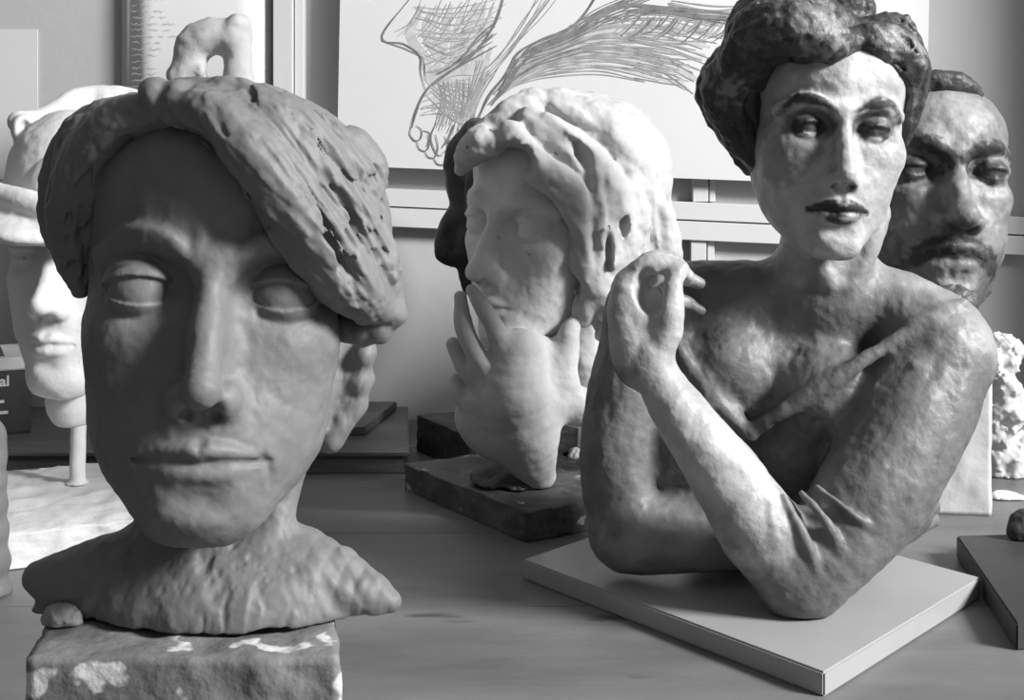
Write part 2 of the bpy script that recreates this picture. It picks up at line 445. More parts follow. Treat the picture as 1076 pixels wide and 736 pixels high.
# right-hand wall with the window the daylight comes through
XW = 2.95
WY0, WY1, WZ0, WZ1 = -1.02, 0.12, 1.48, 2.62
struct(boxes('wall_right', [((XW + .05, 0.4, (WZ0 - .85) / 2), (0.05, 1.6, (WZ0 + .85) / 2)), ((XW + .05, 0.4, (WZ1 + 3.0) / 2), (0.05, 1.6, (3.0 - WZ1) / 2)),
                            ((XW + .05, (WY0 - 1.2) / 2, 2.07), (0.05, (WY0 + 1.2) / 2, 0.6)), ((XW + .05, (WY1 + 2) / 2, 2.07), (0.05, (2 - WY1) / 2, 0.6)), ((2.065, 1.72, 0.9), (0.935, 0.23, 1.9))], m_wall, bev=0))  # last box: unseen pier, added to shade the right of the back wall
yc, yh = (WY0 + WY1) / 2, (WY1 - WY0) / 2
struct(boxes('window_1', [((XW + .05, yc, WZ0 + .02), (0.03, yh, 0.02)), ((XW + .05, yc, WZ1 - .02), (0.03, yh, 0.02)), ((XW + .05, WY0 + .02, 2.07), (0.03, 0.02, 0.57)),
      ((XW + .05, WY1 - .02, 2.07), (0.03, 0.02, 0.57))], m_trim))

# trim on the back wall: upright casings and a pair of rails that run slightly out of level
def plank(px0, py0, px1, py1, hpx, dep, yb=WALL_Y):
    """horizontal board whose upper edge runs between two pixels, hpx tall"""
    a = at(px0, py0 + hpx / 2, yb); b = at(px1, py1 + hpx / 2, yb); c = (a + b) / 2
    L = (b - a).length; ang = -math.atan2((b - a).z, (b - a).x)
    return ((c.x, yb - dep / 2, c.z), (L / 2, dep / 2, hpx / F_PX * yb / 2), 0.0, ang)
def upright(px0, px1, py0, py1, dep, yb=WALL_Y):
    a = at(px0, py0, yb); b = at(px1, py1, yb)
    return (((a.x + b.x) / 2, yb - dep / 2, (a.z + b.z) / 2), ((b.x - a.x) / 2, dep / 2, abs(a.z - b.z) / 2))
rs = (226 - 199.0) / (1030 - 430)
ry = lambda x: 199 + (x - 430) * rs
TR = [('trim_1', [plank(326, ry(326), 1240, ry(1240), 18.5, 0.026)]),
      ('trim_2', [plank(326, ry(326) + 20, 1240, ry(1240) + 20, 19.5, 0.028)]),
      ('trim_3', [upright(292, 312, -500, 437, 0.040), upright(313, 322, -500, 437, 0.030)]),
      ('trim_4', [upright(726, 742, -500, 212, 0.022), upright(744, 750, -500, 212, 0.016), upright(724, 740, 250, 437, 0.022), upright(742, 749, 250, 437, 0.016)])]
for n, l in TR: struct(boxes(n, l, m_trim, bev=0.0012))

# work bench: boarded top, apron, legs
m_bench = surface_mat('worn bench wood', 0.14, 0.30, 3.0, 0.45, 0.12, 40, spec=0.4, stretch=(1, 3, 3), speck=0.33, speck_scale=5, speck_val=0.06)
tb = thing('workbench', 'worn stained wooden workbench top carrying all the sculptures', 'workbench', (0, 1.17, -0.85))
bm = bmesh.new(); y0 = 0.42
for wdt in (0.21, 0.24, 0.2, 0.23, 0.22, 0.21, 0.21):
    box_bm(bm, (0, y0 + wdt / 2, -0.018), (1.12, wdt / 2 - 0.0005, 0.018), bev=0.0012); y0 += wdt
bm_obj('tabletop', bm, m_bench, tb)
for y in (0.50, 1.88): boxes('apron', [((0, y, -0.09), (1.05, 0.015, 0.05))], m_bench, tb)
for x, y in ((-1.0, 0.5), (1.0, 0.5), (-1.0, 1.88), (1.0, 1.88)):
    boxes('leg', [((x, y, -0.445), (0.04, 0.04, 0.405))], m_bench, tb)

# ------------------------------------------------------------------ papers on the wall
m_paper = surface_mat('white drawing paper', 0.64, 0.02, 4.0, 0.85, 0.08, 30)
m_char = surface_mat('charcoal line', 0.18, 0.35, 60.0, 0.9)
m_pencil = surface_mat('soft pencil line', 0.32, 0.3, 60.0, 0.9)
PD = WALL_Y - 0.045
pap = thing('drawing', 'large white sheet with a charcoal sketch of a foot and drapery on the wall', 'drawing', at(660, 180, PD))
c4 = [at(361, -190, PD), at(980, -160, PD), at(972, 197, PD), at(354, 174, PD)]
bm = bmesh.new(); fr = [bm.verts.new(c) for c in c4]; bk = [bm.verts.new(c + Vector((0, .004, 0))) for c in c4]
bm.faces.new(fr[::-1]); bm.faces.new(bk)
for i in range(4): bm.faces.new((fr[i], fr[(i + 1) % 4], bk[(i + 1) % 4], bk[i]))
bmesh.ops.recalc_face_normals(bm, faces=bm.faces); bm_obj('paper_sheet', bm, m_paper, pap)
boxes('backing_board', [((at(667, 0, PD).x, PD + 0.012, at(0, 0, PD).z), (0.42, 0.007, 0.255), 0, 0.043)], m_paper, pap, bev=0)

def strokes(name, lines, m, parent, y, org=(340, 0), zs=2.445, mix=None):
    """lines: (points, half width in px) with points in the sheet's own grid"""
    bm = bmesh.new()
    for nline, (pts, hw) in enumerate(lines):
        C = catmull([(p_[0], p_[1], 0) for p_ in pts], 5) if len(pts) > 2 else [v3((p_[0], p_[1], 0)) for p_ in pts]
        prev = None; n = len(C)
        for i, c in enumerate(C):
            d = (C[min(i + 1, n - 1)] - C[max(i - 1, 0)]); l = np.linalg.norm(d) + 1e-9; nx, ny = -d[1] / l, d[0] / l
            t = hw * zs * (0.35 + 0.65 * math.sin(math.pi * (i + .6) / (n + .2)))
            yy = y - 2e-6 * nline
            a = bm.verts.new(at(org[0] + (c[0] + nx * t) / zs, org[1] + (c[1] + ny * t) / zs, yy))
            b = bm.verts.new(at(org[0] + (c[0] - nx * t) / zs, org[1] + (c[1] - ny * t) / zs, yy))
            if prev: bm.faces.new((prev[0], prev[1], b, a))
            prev = (a, b)
    return bm_obj(name, bm, m, parent)
rnd = random.Random(11)
def jit(pts, a): return [(x + rnd.uniform(-a, a), y + rnd.uniform(-a, a)) for x, y in pts]
def hatch(A, B, n, a, w, seed=0):
    out = []
    for i in range(n):
        t = i / max(n - 1, 1); k_ = len(A)
        P_ = [(A[j][0] * (1 - t) + B[j][0] * t, A[j][1] * (1 - t) + B[j][1] * t) for j in range(k_)]
        f_ = rnd.uniform(-.28, .12); P_[-1] = (P_[-1][0] + (P_[-1][0] - P_[-2][0]) * f_, P_[-1][1] + (P_[-1][1] - P_[-2][1]) * f_)
        out.append((jit(P_, a), w * rnd.uniform(.6, 1.3)))
    return out
dark, soft = [], []
leg_l = [(470, -30), (445, 55), (400, 120), (355, 165), (300, 200), (262, 238), (238, 290), (226, 330)]
leg_r = [(705, -20), (650, 60), (565, 100), (500, 135), (470, 190), (425, 250), (392, 320), (372, 372)]
for a in (0, 2, 4): dark.append((jit(leg_l, a), .7)); dark.append((jit(leg_r, a), .9))
dark += [([(226, 325), (222, 345), (236, 362), (250, 355), (252, 335), (238, 322)], .7), ([(240, 362), (246, 382), (262, 388), (272, 372), (268, 345)], .7),
         ([(260, 388), (270, 404), (286, 404), (294, 380), (288, 345)], .7), ([(282, 404), (294, 422), (314, 420), (322, 390), (312, 350)], .8),
         ([(312, 420), (332, 428), (356, 408), (362, 370), (345, 330)], .9), ([(305, 395), (322, 385), (330, 405)], .6), ([(330, 330), (322, 365), (334, 395)], .8),
         ([(255, 335), (275, 345), (265, 378)], .6), ([(290, 315), (276, 355), (290, 395), (305, 400)], .7), ([(335, 320), (322, 355), (304, 380)], 1.0), ([(330, 360), (322, 395), (340, 385)], .7)]
dark += hatch([(815, -20), (700, 25), (620, 80), (540, 120), (488, 165), (468, 205), (440, 245)], [(850, -10), (740, 35), (650, 90), (560, 130), (500, 180), (475, 215), (420, 290)], 9, 6, 1.0)
dark += [([(235, -20), (150, 95), (205, 112), (247, 142), (250, 185), (262, 232)], .7), ([(220, 0), (150, 92), (210, 125), (255, 150), (262, 200), (275, 220)], .5)]
dark += hatch([(445, 60), (400, 95), (360, 150), (300, 190)], [(440, 110), (400, 140), (340, 175), (280, 215)], 6, 8, .9)
soft += hatch([(240, 5), (210, 60), (170, 92)], [(460, 0), (420, 60), (380, 120)], 15, 10, .55)
soft += hatch([(235, 10), (330, 25), (440, 10)], [(260, 130), (320, 150), (380, 130)], 14, 12, .5)
soft += hatch([(250, 130), (300, 100), (380, 60), (460, 40)], [(270, 190), (310, 180), (350, 160), (400, 125)], 9, 8, .6)
soft += hatch([(262, 235), (330, 200), (400, 190)], [(245, 300), (310, 300), (370, 330)], 12, 6, .45)
soft += hatch([(290, 210), (300, 260), (285, 330)], [(380, 200), (370, 270), (345, 350)], 14, 6, .5)
soft += hatch([(265, 240), (330, 300), (370, 320)], [(300, 205), (370, 240), (400, 250)], 8, 6, .5)
soft += hatch([(400, 150), (380, 230), (350, 310)], [(440, 200), (400, 260), (375, 340)], 10, 6, .7)
soft += hatch([(610, -20), (560, 40), (490, 130), (430, 210)], [(560, -20), (500, 70), (440, 150), (380, 210)], 7, 7, .5)
fan = [(440, 255), (560, 185), (700, 160), (850, 190), (940, 238)]
fan2 = [(495, 165), (600, 100), (730, 50), (880, 40), (1040, 60)]
soft += hatch(fan, fan2, 24, 9, .75)
soft += hatch([(480, 235), (560, 205), (700, 195), (850, 215)], [(480, 180), (600, 130), (740, 110), (930, 150)], 14, 9, .6)
dark += hatch([(500, 150), (620, 105), (700, 75)], [(470, 220), (560, 170), (690, 130)], 6, 8, .8)
dark += hatch([(640, 60), (760, 20), (900, 20), (1060, 40)], [(760, 60), (850, 30), (960, 50), (1080, 60)], 10, 8, .8)
for i in range(46):
    x = 760 + rnd.uniform(0, 330); y = 40 + rnd.uniform(-12, 14) + (x - 900) * .05
    (dark if i % 3 == 0 else soft).append(([(x, y), (x - 25, y + 30), (x - 55, y + 48 + rnd.uniform(-10, 12))], .7))
for i in range(9):
    y = 110 + i * 13; soft.append(([(800 + rnd.uniform(-20, 20), y - 15), (880, y), (930 + rnd.uniform(-30, 30), y + 4)], .7))
soft += hatch([(890, 0), (1000, 20), (1090, 20)], [(880, 30), (960, 40), (1076, 45)], 8, 6, .9)
smudge = hatch([(250, 170), (300, 230), (280, 300)], [(430, 120), (400, 230), (370, 350)], 9, 8, 5) + hatch(fan, [(500, 150), (600, 100), (730, 70), (880, 60), (1040, 70)], 12, 10, 3) \
    + hatch([(250, 20), (230, 90), (290, 170)], [(440, 10), (420, 80), (340, 170)], 8, 8, 4)
m_smudge = surface_mat('rubbed charcoal', 0.50, 0.15, 60.0, 0.9)
strokes('rubbed_shading', smudge, m_smudge, pap, PD - 0.0003)
strokes('charcoal_lines', dark, m_char, pap, PD - 0.0014); strokes('pencil_hatching', soft, m_pencil, pap, PD - 0.0007)

# curled sheet with handwriting, left of the casing; a lighter board further left
PN = WALL_Y - 0.03
note = thing('handwritten_note', 'tall curled white sheet with faint handwriting pinned left of the casing', 'paper', at(200, 60, PN))
bm = bmesh.new(); rows = []
for j in range(2):
    row = []
    for i in range(25):
        t = i / 24; x = 124 + (284 - 124) * t; dep = PN + 0.018 * math.cos(math.pi * min(1, t / .22)) * (t < .22) - 0.018 * (t >= .22) + (0.03 * ((t - .82) / .18) ** 2 if t > .82 else 0)
        q = at(x, (-120, 262)[j], PN); row.append(bm.verts.new((q.x, dep - .0, q.z)))
    rows.append(row)
for i in range(24): bm.faces.new((rows[0][i], rows[0][i + 1], rows[1][i + 1], rows[1][i]))
o = bm_obj('paper_sheet', bm, m_paper, note, True); md = o.modifiers.new('thickness', 'SOLIDIFY'); md.thickness = 0.0012; md.offset = 1
wr = []
for r_ in range(22):
    y = -8 + r_ * 6.6; x = 138 + rnd.uniform(-1, 1)
    for wd in range(rnd.randint(2, 4)):
        L = rnd.uniform(6, 15); n = int(L / 1.6) + 2
        if x + L > 192: break
        wr.append(([(x + L * i / n, y + rnd.uniform(-1.3, 1.3)) for i in range(n + 1)], .28)); x += L + 3.5
m_ink = surface_mat('faded ink', 0.45, 0.2, 60, 0.9)
strokes('handwriting', wr, m_ink, note, WALL_Y - 0.0495, org=(0, 0), zs=1.0)
bl = boxes('paper_sheet', [((at(-30, 0, WALL_Y).x, WALL_Y - 0.0012, at(0, 110, WALL_Y).z), (0.105, 0.001, 0.118))], m_paper, bev=0)
tag(bl, 'blank white sheet fixed to the wall above the plaster head in a hat', 'paper')
# ------------------------------------------------------------------ the big grey clay portrait head on its plaster block
S = Clay(0.62)
F = Frame(S.p(223, 308, 0), 10.0, 3, 3.2, 2.36)
face(S, F, wid=0.93, nose=1.0, nose_z=-2, mouth_z=-1, mouth_w=1.12, lid=23, lidlo=24, eyeball=14.6, ears=(1,), neck=False, chin_z=4, jaw=.95, cheek=.95, brow=5.2,
     nosew=.92, bridge=.9, tip=9.0, socket=1.1, lipr=.85, crown=.84, browline=2.2, alar=11)
pt, k = F.pt, F.k
# frown ridges between the brows, crease at the mouth corner
for x in (-6, 7):
    S.tube([pt(x, 85, 6), pt(x * .95, 86.5, 20), pt(x * 1.1, 85, 34)], [3, 4.6, 2], 9)
S.tube([pt(27, 89, -70), pt(32, 85, -80), pt(33, 82, -92)], [3, 5, 3], 7, 's')
S.tube([pt(-28, 87, -72.2), pt(-16, 97, -71), pt(-4, 102.5, -70.6), pt(0, 103, -71.4), pt(4, 102.5, -70.6), pt(16, 97, -71), pt(28, 87, -72.2)], [2.5, 3.4, 3.4, 3.4, 3.4, 3.4, 2.5], 3, 's', n=3)
# neck and the rough collar of the bust
S.ptube([(222, 500, -150, 84), (222, 560, -150, 82), (224, 620, -130, 86)], 26)
S.ptube([(235, 615, -120, 70), (140, 610, -110, 58), (75, 612, -95, 36), (42, 608, -90, 20)], 26)
S.ptube([(235, 615, -120, 70), (310, 605, -110, 56), (375, 622, -90, 30), (408, 632, -85, 14)], 26)
S.ell(S.p(232, 640, -75), (125, 62, 52), k=30)
S.ell(S.p(225, 625, -170), (150, 70, 70), k=20)
S.ptube([(150, 500, -120, 18), (185, 570, -85, 16), (222, 625, -62, 10)], 22)
S.ptube([(305, 480, -140, 20), (285, 560, -95, 18), (240, 628, -60, 10)], 24)
rnd = random.Random(4)
for i in range(26):
    x = rnd.uniform(45, 410); S.ell(S.p(x, 640 + 25 * (1 - abs(x - 225) / 200) + rnd.uniform(-8, 8), -40 - abs(x - 225) * .25), (rnd.uniform(8, 20), 10, rnd.uniform(5, 11)), rot_axes(0, rnd.uniform(-30, 30), 0), 6)
S.tube([S.p(350, 655, -20), S.p(378, 640, -20), S.p(395, 628, -30)], [5, 4, 2], 5, 's')
for a_, b_, c_, r_ in ((383, 372, -160, 15), (378, 400, -165, 17), (372, 425, -170, 17), (360, 442, -165, 16), (350, 462, -160, 15)):
    S.ell(S.p(a_, b_, c_), (r_, 22, r_ * 1.2), rot_axes(0, 20, 0), 12)
S.ell(S.p(352, 395, -185), (34, 40, 62), rot_axes(0, 14, 0), 12)
S.plane(S.from_world((0, 0, PLINTH_Z + 0.002)), (0, 0, -1), 3)
S.streaks(7, 24, [(S.p(235, 640, -60), 100, (0.15, 0, 1)), (S.p(350, 620, -70), 90, (-.5, 0, 1)), (S.p(105, 620, -70), 90, (.6, 0, 1))], 3, .7)
S.streaks(2.5, 8, [(S.p(365, 420, -150), 60, (.3, 0, 1)), (S.p(245, 630, -60), 110, (0.1, 0, 1))], 5, .7)
S.disp(2.6, 28, 3); S.disp(0.55, 8, 9)

t = thing('portrait_head', 'large grey clay head with frown and side-swept hair on a chipped plaster block', 'sculpture', (-0.15, 0.68, PLINTH_Z))
S.obj('face_and_neck', m_clay, t, 1.8 * VOX, 0.145)

Hh = Clay(0.62)
cap = [(150, 130), (190, 110)]
Hh.ell(F.pt(7, -18, 30), (84 * k * .93, 92 * k, 76 * k), F.R, 4)
Hh.ell(F.pt(0, 66, 16), (54 * k, 72 * k, 72 * k), F.R, 10, 's')          # leaves the forehead bare
Hh.ell(F.pt(-30, 60, -60), (80 * k, 90 * k, 60 * k), F.R, 10, 's')
Hh.ell(F.pt(20, 60, -60), (80 * k, 90 * k, 55 * k), F.R, 10, 's')
A = [(178, 108, 0, 20), (225, 122, 28, 24), (268, 165, 34, 28), (312, 225, 14, 32), (352, 282, -18, 34), (388, 318, -48, 24), (408, 330, -60, 10)]
B = [(195, 108, -30, 26), (255, 118, -8, 34), (310, 155, -20, 42), (352, 215, -45, 42), (385, 275, -70, 34), (405, 310, -85, 20)]
C = [(200, 125, -90, 40), (280, 135, -80, 48), (342, 180, -90, 46), (372, 235, -110, 40), (388, 290, -115, 26), (390, 325, -115, 14)]
D = [(160, 118, -12, 20), (125, 128, -22, 24), (98, 165, -48, 30), (80, 220, -80, 30), (76, 268, -95, 20), (84, 305, -98, 9)]
E_ = [(160, 125, -70, 34), (105, 150, -95, 44), (75, 190, -115, 34), (66, 240, -120, 24), (72, 275, -120, 12)]
for g in (A, B, C, D, E_): Hh.ptube(g, 16)
Hh.ptube([(372, 150, -110, 18), (395, 182, -120, 16), (385, 200, -115, 12)], 10)
Hh.ell(Hh.p(163, 98, 0), (17, 22, 18), k=6); Hh.ell(Hh.p(188, 100, 4), (16, 22, 17), k=5)
Hh.ell(Hh.p(220, 112, -20), (40, 40, 20), k=12)
for i, (g, n) in enumerate(((A, 13), (B, 15), (C, 13), (D, 9), (E_, 9))):
    Hh.lock(g, n, 0.26, 0.80, 0.5, 4, seed=i + 1, wob=.14)
    Hh.lock(g, n * 2, 0.11, 0.97, 0.35, 2, seed=i + 41, wob=.06)
# the broad deep fold low in the sweep, and torn ends
Hh.ptube([(300, 195, 45, 5), (335, 240, 25, 8), (365, 285, 8, 8), (375, 310, 0, 4)], 5, 's')
Hh.ptube([(262, 120, 25, 3), (300, 160, 25, 6), (330, 205, 12, 6)], 5, 's')
rnd = random.Random(8)
for i in range(22):
    a = rnd.uniform(0, 1); x = 400 + rnd.uniform(-14, 22); y = 250 + a * 85
    Hh.ell(Hh.p(x - (20 if a < .3 else 0), y, rnd.uniform(-95, -55)), (rnd.uniform(5, 10), 9, rnd.uniform(5, 12)), rot_axes(0, rnd.uniform(-50, 50), 0), 3)
for a_, b_, c_, r_ in ((412, 330, -80, 16), (398, 345, -80, 17), (380, 348, -85, 17), (364, 345, -90, 16)):
    Hh.ell(Hh.p(a_, b_, c_), (r_, 22, r_), None, 8)
Hh.streaks(11, 20, [(Hh.p(300, 200, -20), 190, (.66, .1, -.75)), (Hh.p(90, 210, -70), 120, (-.25, .1, -1))], 33, .94)
Hh.streaks(8, 9, [(Hh.p(320, 220, -20), 180, (.6, .1, -.8)), (Hh.p(90, 210, -70), 120, (-.25, .1, -1))], 37, .94)
Hh.disp(3.5, 24, 31); Hh.disp(.9, 8, 41)
Hh.obj('hair', m_clay, t, 1.8 * VOX, 0.145)
# ------------------------------------------------------------------ half figure of a woman with folded arms, painted plaster, on a white board
BT = 0.018
m_board = surface_mat('white laminate board', 0.33, 0.05, 5.0, 0.35, 0.05, 40, spec=0.4)
def slab(name, corners, z0, z1, m, parent=None, bev=0.0015, rough=0.0, seed=1):
    """flat block on a four-cornered footprint; rough > 0 crumbles its edges"""
    bm = bmesh.new(); rr = random.Random(seed)
    lo_ = [bm.verts.new((x, y, z0)) for x, y in corners]; hi_ = [bm.verts.new((x, y, z1)) for x, y in corners]
    bm.faces.new(lo_[::-1]); bm.faces.new(hi_)
    for i in range(4): bm.faces.new((lo_[i], lo_[(i + 1) % 4], hi_[(i + 1) % 4], hi_[i]))
    bmesh.ops.recalc_face_normals(bm, faces=bm.faces)
    if rough > 0:
        bmesh.ops.subdivide_edges(bm, edges=bm.edges[:], cuts=31, use_grid_fill=True)
        for v in bm.verts:
            p_ = v.co; q = np.array([[p_.x, p_.y, p_.z]])
            n_ = vnoise(q * 60 + seed, seed)[0] + .6 * vnoise(q * 160 + seed, seed)[0]
            ed = len([f for f in v.link_faces if abs(f.normal.z) > .5]) ; mixed = 0 < ed < len(v.link_faces)
            nr = v.normal
            v.co = p_ + Vector((nr.x, nr.y, nr.z)) * (n_ * rough - (rough * 1.2 * max(0, n_ + .15) if mixed else 0))
            if v.co.z < z0: v.co.z = z0
    elif bev > 0:
        bmesh.ops.bevel(bm, geom=bm.edges[:], offset=bev, segments=2, affect='EDGES')
    o = bm_obj(name, bm, m, parent, smooth=rough > 0)
    return o
def bp(px, py, z): q = on_bench(px, py, z); return (q.x, q.y)
L_, Fq, Rq = bp(549, 588, BT), bp(866, 707, BT), bp(1031, 607, BT)
Bq = (L_[0] + Rq[0] - Fq[0], L_[1] + Rq[1] - Fq[1])
bd = slab('display_board', [L_, Fq, Rq, Bq], 0.0, BT, m_board)
tag(bd, 'smooth white square board lying under the half figure of a woman', 'board')

W = Clay(1.05)
FW = Frame(W.p(883, 136, 30), -1, -2, 4.0, 1.18)
face(W, FW, wid=1.03, ex=28.5, lid=12, lidlo=20, ears=(), neck=False, brow=5.5, nosew=.92, tip=8, mouth_w=.96, lipr=1.25, socket=1.05, cheek=1.05, crown=.8, jaw=1.0, alar=10, nose_z=-1, browline=1.6, chin_z=0)
pw, kw = FW.pt, FW.k
# neck
W.ptube([(868, 215, -60, 46), (867, 262, -62, 50), (866, 300, -70, 58)], 14)
W.ptube([(835, 235, -26, 9), (858, 278, -16, 8), (872, 300, -14, 6)], 16)
W.ptube([(925, 225, -34, 10), (912, 268, -20, 10), (893, 300, -14, 6)], 16)
# shoulders and trunk
W.ptube([(868, 322, -72, 50), (790, 312, -82, 40), (725, 312, -78, 40), (678, 325, -72, 42)], 22)
W.ptube([(868, 322, -70, 50), (930, 325, -55, 46), (980, 352, -30, 48), (990, 372, -15, 50)], 22)
W.ell(W.p(835, 400, -100), (118, 74, 95), rot_axes(0, 0, 8), 30)
W.ell(W.p(820, 520, -120), (130, 78, 100), rot_axes(0, 0, 8), 30)
W.ell(W.p(770, 385, -46), (40, 34, 44), None, 28); W.ell(W.p(870, 410, -20), (46, 38, 46), None, 28)
W.ell(W.p(725, 440, -80), (60, 50, 110), None, 24)
W.ell(W.p(838, 480, -66), (66, 56, 84), None, 26)
# upper arm and folded forearm on the left
W.ptube([(680, 330, -72, 44), (655, 420, -66, 41), (648, 500, -62, 40), (660, 560, -58, 38)], 14)
W.ptube([(660, 563, -46, 41), (740, 562, -42, 40), (830, 556, -50, 38), (915, 545, -75, 33)], 12)
W.ptube([(905, 555, -60, 26), (945, 545, -78, 27), (965, 520, -90, 20)], 12)
W.ptube([(940, 500, -70, 30), (950, 535, -78, 30), (925, 560, -72, 22)], 10)
for i in range(4):
    W.ptube([(915, 510 + i * 18, -66, 9), (950, 506 + i * 19, -68, 10), (972, 500 + i * 17, -84, 9), (980, 505 + i * 14, -100, 8)], 4)
# raised arm: shoulder, elbow, forearm, wrist
W.ptube([(985, 372, -14, 56), (958, 440, 14, 60), (915, 520, 40, 56), (866, 585, 56, 46), (840, 612, 58, 37)], 20)
W.ptube([(839, 610, 56, 38), (802, 560, 62, 43), (762, 500, 62, 36), (722, 445, 58, 29), (694, 403, 52, 23), (682, 378, 48, 24)], 16)
# hand resting against the shoulder
W.ell(W.p(672, 338, 44), (30, 20, 44), rot_axes(0, 4, 0), 16)
W.ptube([(668, 385, 44, 22), (660, 345, 40, 20), (659, 305, 38, 17), (668, 288, 38, 12)], 10)
W.ptube([(660, 302, 40, 13), (676, 281, 44, 11), (698, 278, 44, 9), (715, 284, 40, 7.5)], 4)          # index finger
W.ptube([(660, 300, 30, 12), (680, 276, 28, 10.5), (706, 274, 24, 9), (722, 290, 20, 7)], 4)           # middle finger
W.ptube([(664, 306, 20, 12), (690, 290, 14, 10), (715, 291, 8, 8.5), (735, 298, 4, 5.5)], 4)           # ring finger
W.ptube([(670, 320, 12, 12), (695, 312, 4, 10), (720, 318, 0, 8), (736, 327, -4, 5.5)], 4)             # little finger
W.ptube([(684, 382, 54, 17), (700, 350, 60, 16), (706, 318, 60, 12), (708, 296, 56, 9.5), (715, 284, 50, 9)], 8)     # thumb
W.ell(W.p(682, 306, 62), (13, 26, 24), rot_axes(0, -8, 0), 5, 's')
# dress: neckline edges, folds at the sleeve
for g in ([(1012, 318, 8, 4), (960, 345, 16, 6), (880, 397, 16, 8), (815, 437, -2, 8), (786, 457, -17, 7)],
          [(704, 345, -48, 4), (722, 380, -32, 8), (752, 425, -22, 8), (785, 456, -14, 7)],
          [(712, 400, -34, 4), (742, 440, -20, 7), (775, 480, -14, 6)], [(720, 350, -50, 4), (745, 395, -34, 6), (775, 440, -22, 5)]): W.ptube(g, 11)
for g in ([(842, 518, 76, 3), (868, 548, 97, 5), (886, 590, 93, 5), (884, 625, 77, 3)], [(824, 522, 86, 3), (842, 560, 99, 5), (858, 600, 96, 5), (862, 632, 84, 3)],
          [(808, 526, 94, 2.5), (812, 562, 100, 4), (814, 600, 95, 3)], [(858, 512, 72, 3), (895, 540, 98, 5), (925, 562, 92, 3)],
          [(990, 355, 30, 3), (1012, 372, 30, 5), (1034, 365, 12, 3)], [(960, 385, 44, 3), (1000, 388, 38, 5), (1034, 384, 12, 3)]):
    W.ptube(g, 5)
for g in ([(1000, 318, 24, 2), (955, 341, 32, 2.5), (878, 388, 34, 3), (814, 428, 14, 3), (790, 450, 0, 4)], [(712, 345, -34, 2), (730, 378, -20, 3), (758, 420, -10, 3), (783, 448, -4, 3)]): W.ptube(g, 3, 's')
for g in ([(858, 445, 6, 6), (840, 480, 0, 10), (822, 515, 6, 6)], [(700, 380, -18, 5), (716, 430, -14, 8), (730, 480, -10, 5)], [(786, 462, 0, 6), (792, 480, -2, 5)],
          [(622, 594, -26, 4), (628, 556, -20, 5), (650, 530, -14, 6), (690, 522, -12, 6), (720, 520, -14, 4)]):
    W.ptube(g, 5, 's')
W.plane(W.from_world((0, 0, BT + .001)), (0, 0, -1), 2)
W.streaks(2.4, 16, [(W.p(950, 450, 40), 130, (-.5, 0, -.8)), (W.p(760, 430, -40), 110, (.4, 0, -.9)), (W.p(650, 450, -40), 110, (0.1, 0, 1)), (W.p(800, 560, -20), 120, (1, 0, .1))], 23, .75)
W.disp(2.6, 24, 13); W.disp(0.8, 7, 19)
# paint: dusky dress and chest, pale face, forearm paled as if lit, dark brows, eyes, lips
big = 400
wp = W.p
W.paint(W.ell_fn(wp(820, 480, -40), (260, 200, 215)), 0.135, 12, 8, 22)
W.paint(W.ell_fn(wp(845, 345, -10), (115, 60, 58)), 0.13, 40, 16, 16)
W.paint(W.ell_fn(wp(725, 330, -60), (90, 60, 56)), 0.11, 50, 14, 18)
W.paint(W.ell_fn(wp(820, 490, -10), (60, 70, 50)), 0.10, 50, 10, 20)
W.paint(W.ell_fn(wp(870, 265, -10), (75, 90, 40)), 0.27, 30, 12, 14)
W.paint(W.tube_fn([wp(700, 408, 55), wp(760, 500, 66), wp(800, 560, 66)], [40, 46, 40]), 0.38, 14, 5, 12)  # light falling on the forearm, put into the paint
W.paint(W.ell_fn(wp(682, 330, 44), (62, 46, 66)), 0.36, 10, 8, 12)
W.paint(W.ell_fn(wp(775, 566, -40), (170, 60, 42)), 0.18, 14, 10, 18)
W.paint(W.ell_fn(pw(0, 55, -5), (80 * kw, 82 * kw, 112 * kw), FW.R), 0.34, 14, 10, 14)
for (a, b, c, r_, v_) in ((-50, 70, -30, 22, .22), (-32, 78, -16, 17, .20), (34, 78, -18, 12, .38), (-10, 92, -40, 12, .36), (0, 95, -100, 20, .40), (0, 90, 55, 34, .5), (-45, 60, 40, 22, .36), (10, 105, -56, 10, .5)):  # tonal patches of the face; left cheek has its shade painted in
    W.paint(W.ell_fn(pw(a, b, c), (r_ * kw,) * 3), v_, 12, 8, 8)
for sx in (-1, 1):
    W.paint(W.ell_fn(pw(sx * 28.5, 80, 3), (25 * kw, 20 * kw, 14 * kw), FW.R), 0.10, 8, 3, 6)
    W.paint(W.tube_fn([pw(sx * 10, 93, 15), pw(sx * 23, 90, 23), pw(sx * 39, 80, 24), pw(sx * 52, 66, 11)], [3.6 * kw, 5.2 * kw, 5.2 * kw, 3.5 * kw]), 0.04, 3, 1.2, 4)
    W.paint(W.ell_fn(pw(sx * 28.5, 84, 0), (17 * kw, 18 * kw, 9.0 * kw), FW.R), 0.022, 3, 1, 4)
    W.paint(W.ell_fn(pw(sx * 30, 86, -7), (11 * kw, 8 * kw, 2.2 * kw), FW.R), 0.42, 3, 1, 4)
W.paint(W.tube_fn([pw(-17, 92, 8), pw(-14, 96, -12), pw(-13, 100, -34)], [6 * kw, 5 * kw, 4 * kw]), 0.16, 8, 3, 6)  # shade down the left side of the nose, painted on
W.paint(W.tube_fn([pw(-25, 86, -71), pw(-9, 98, -66), pw(0, 100, -68), pw(9, 98, -66), pw(25, 86, -71)], [3 * kw, 6 * kw, 5.5 * kw, 6 * kw, 3 * kw]), 0.028, 2, 1.2, 4)
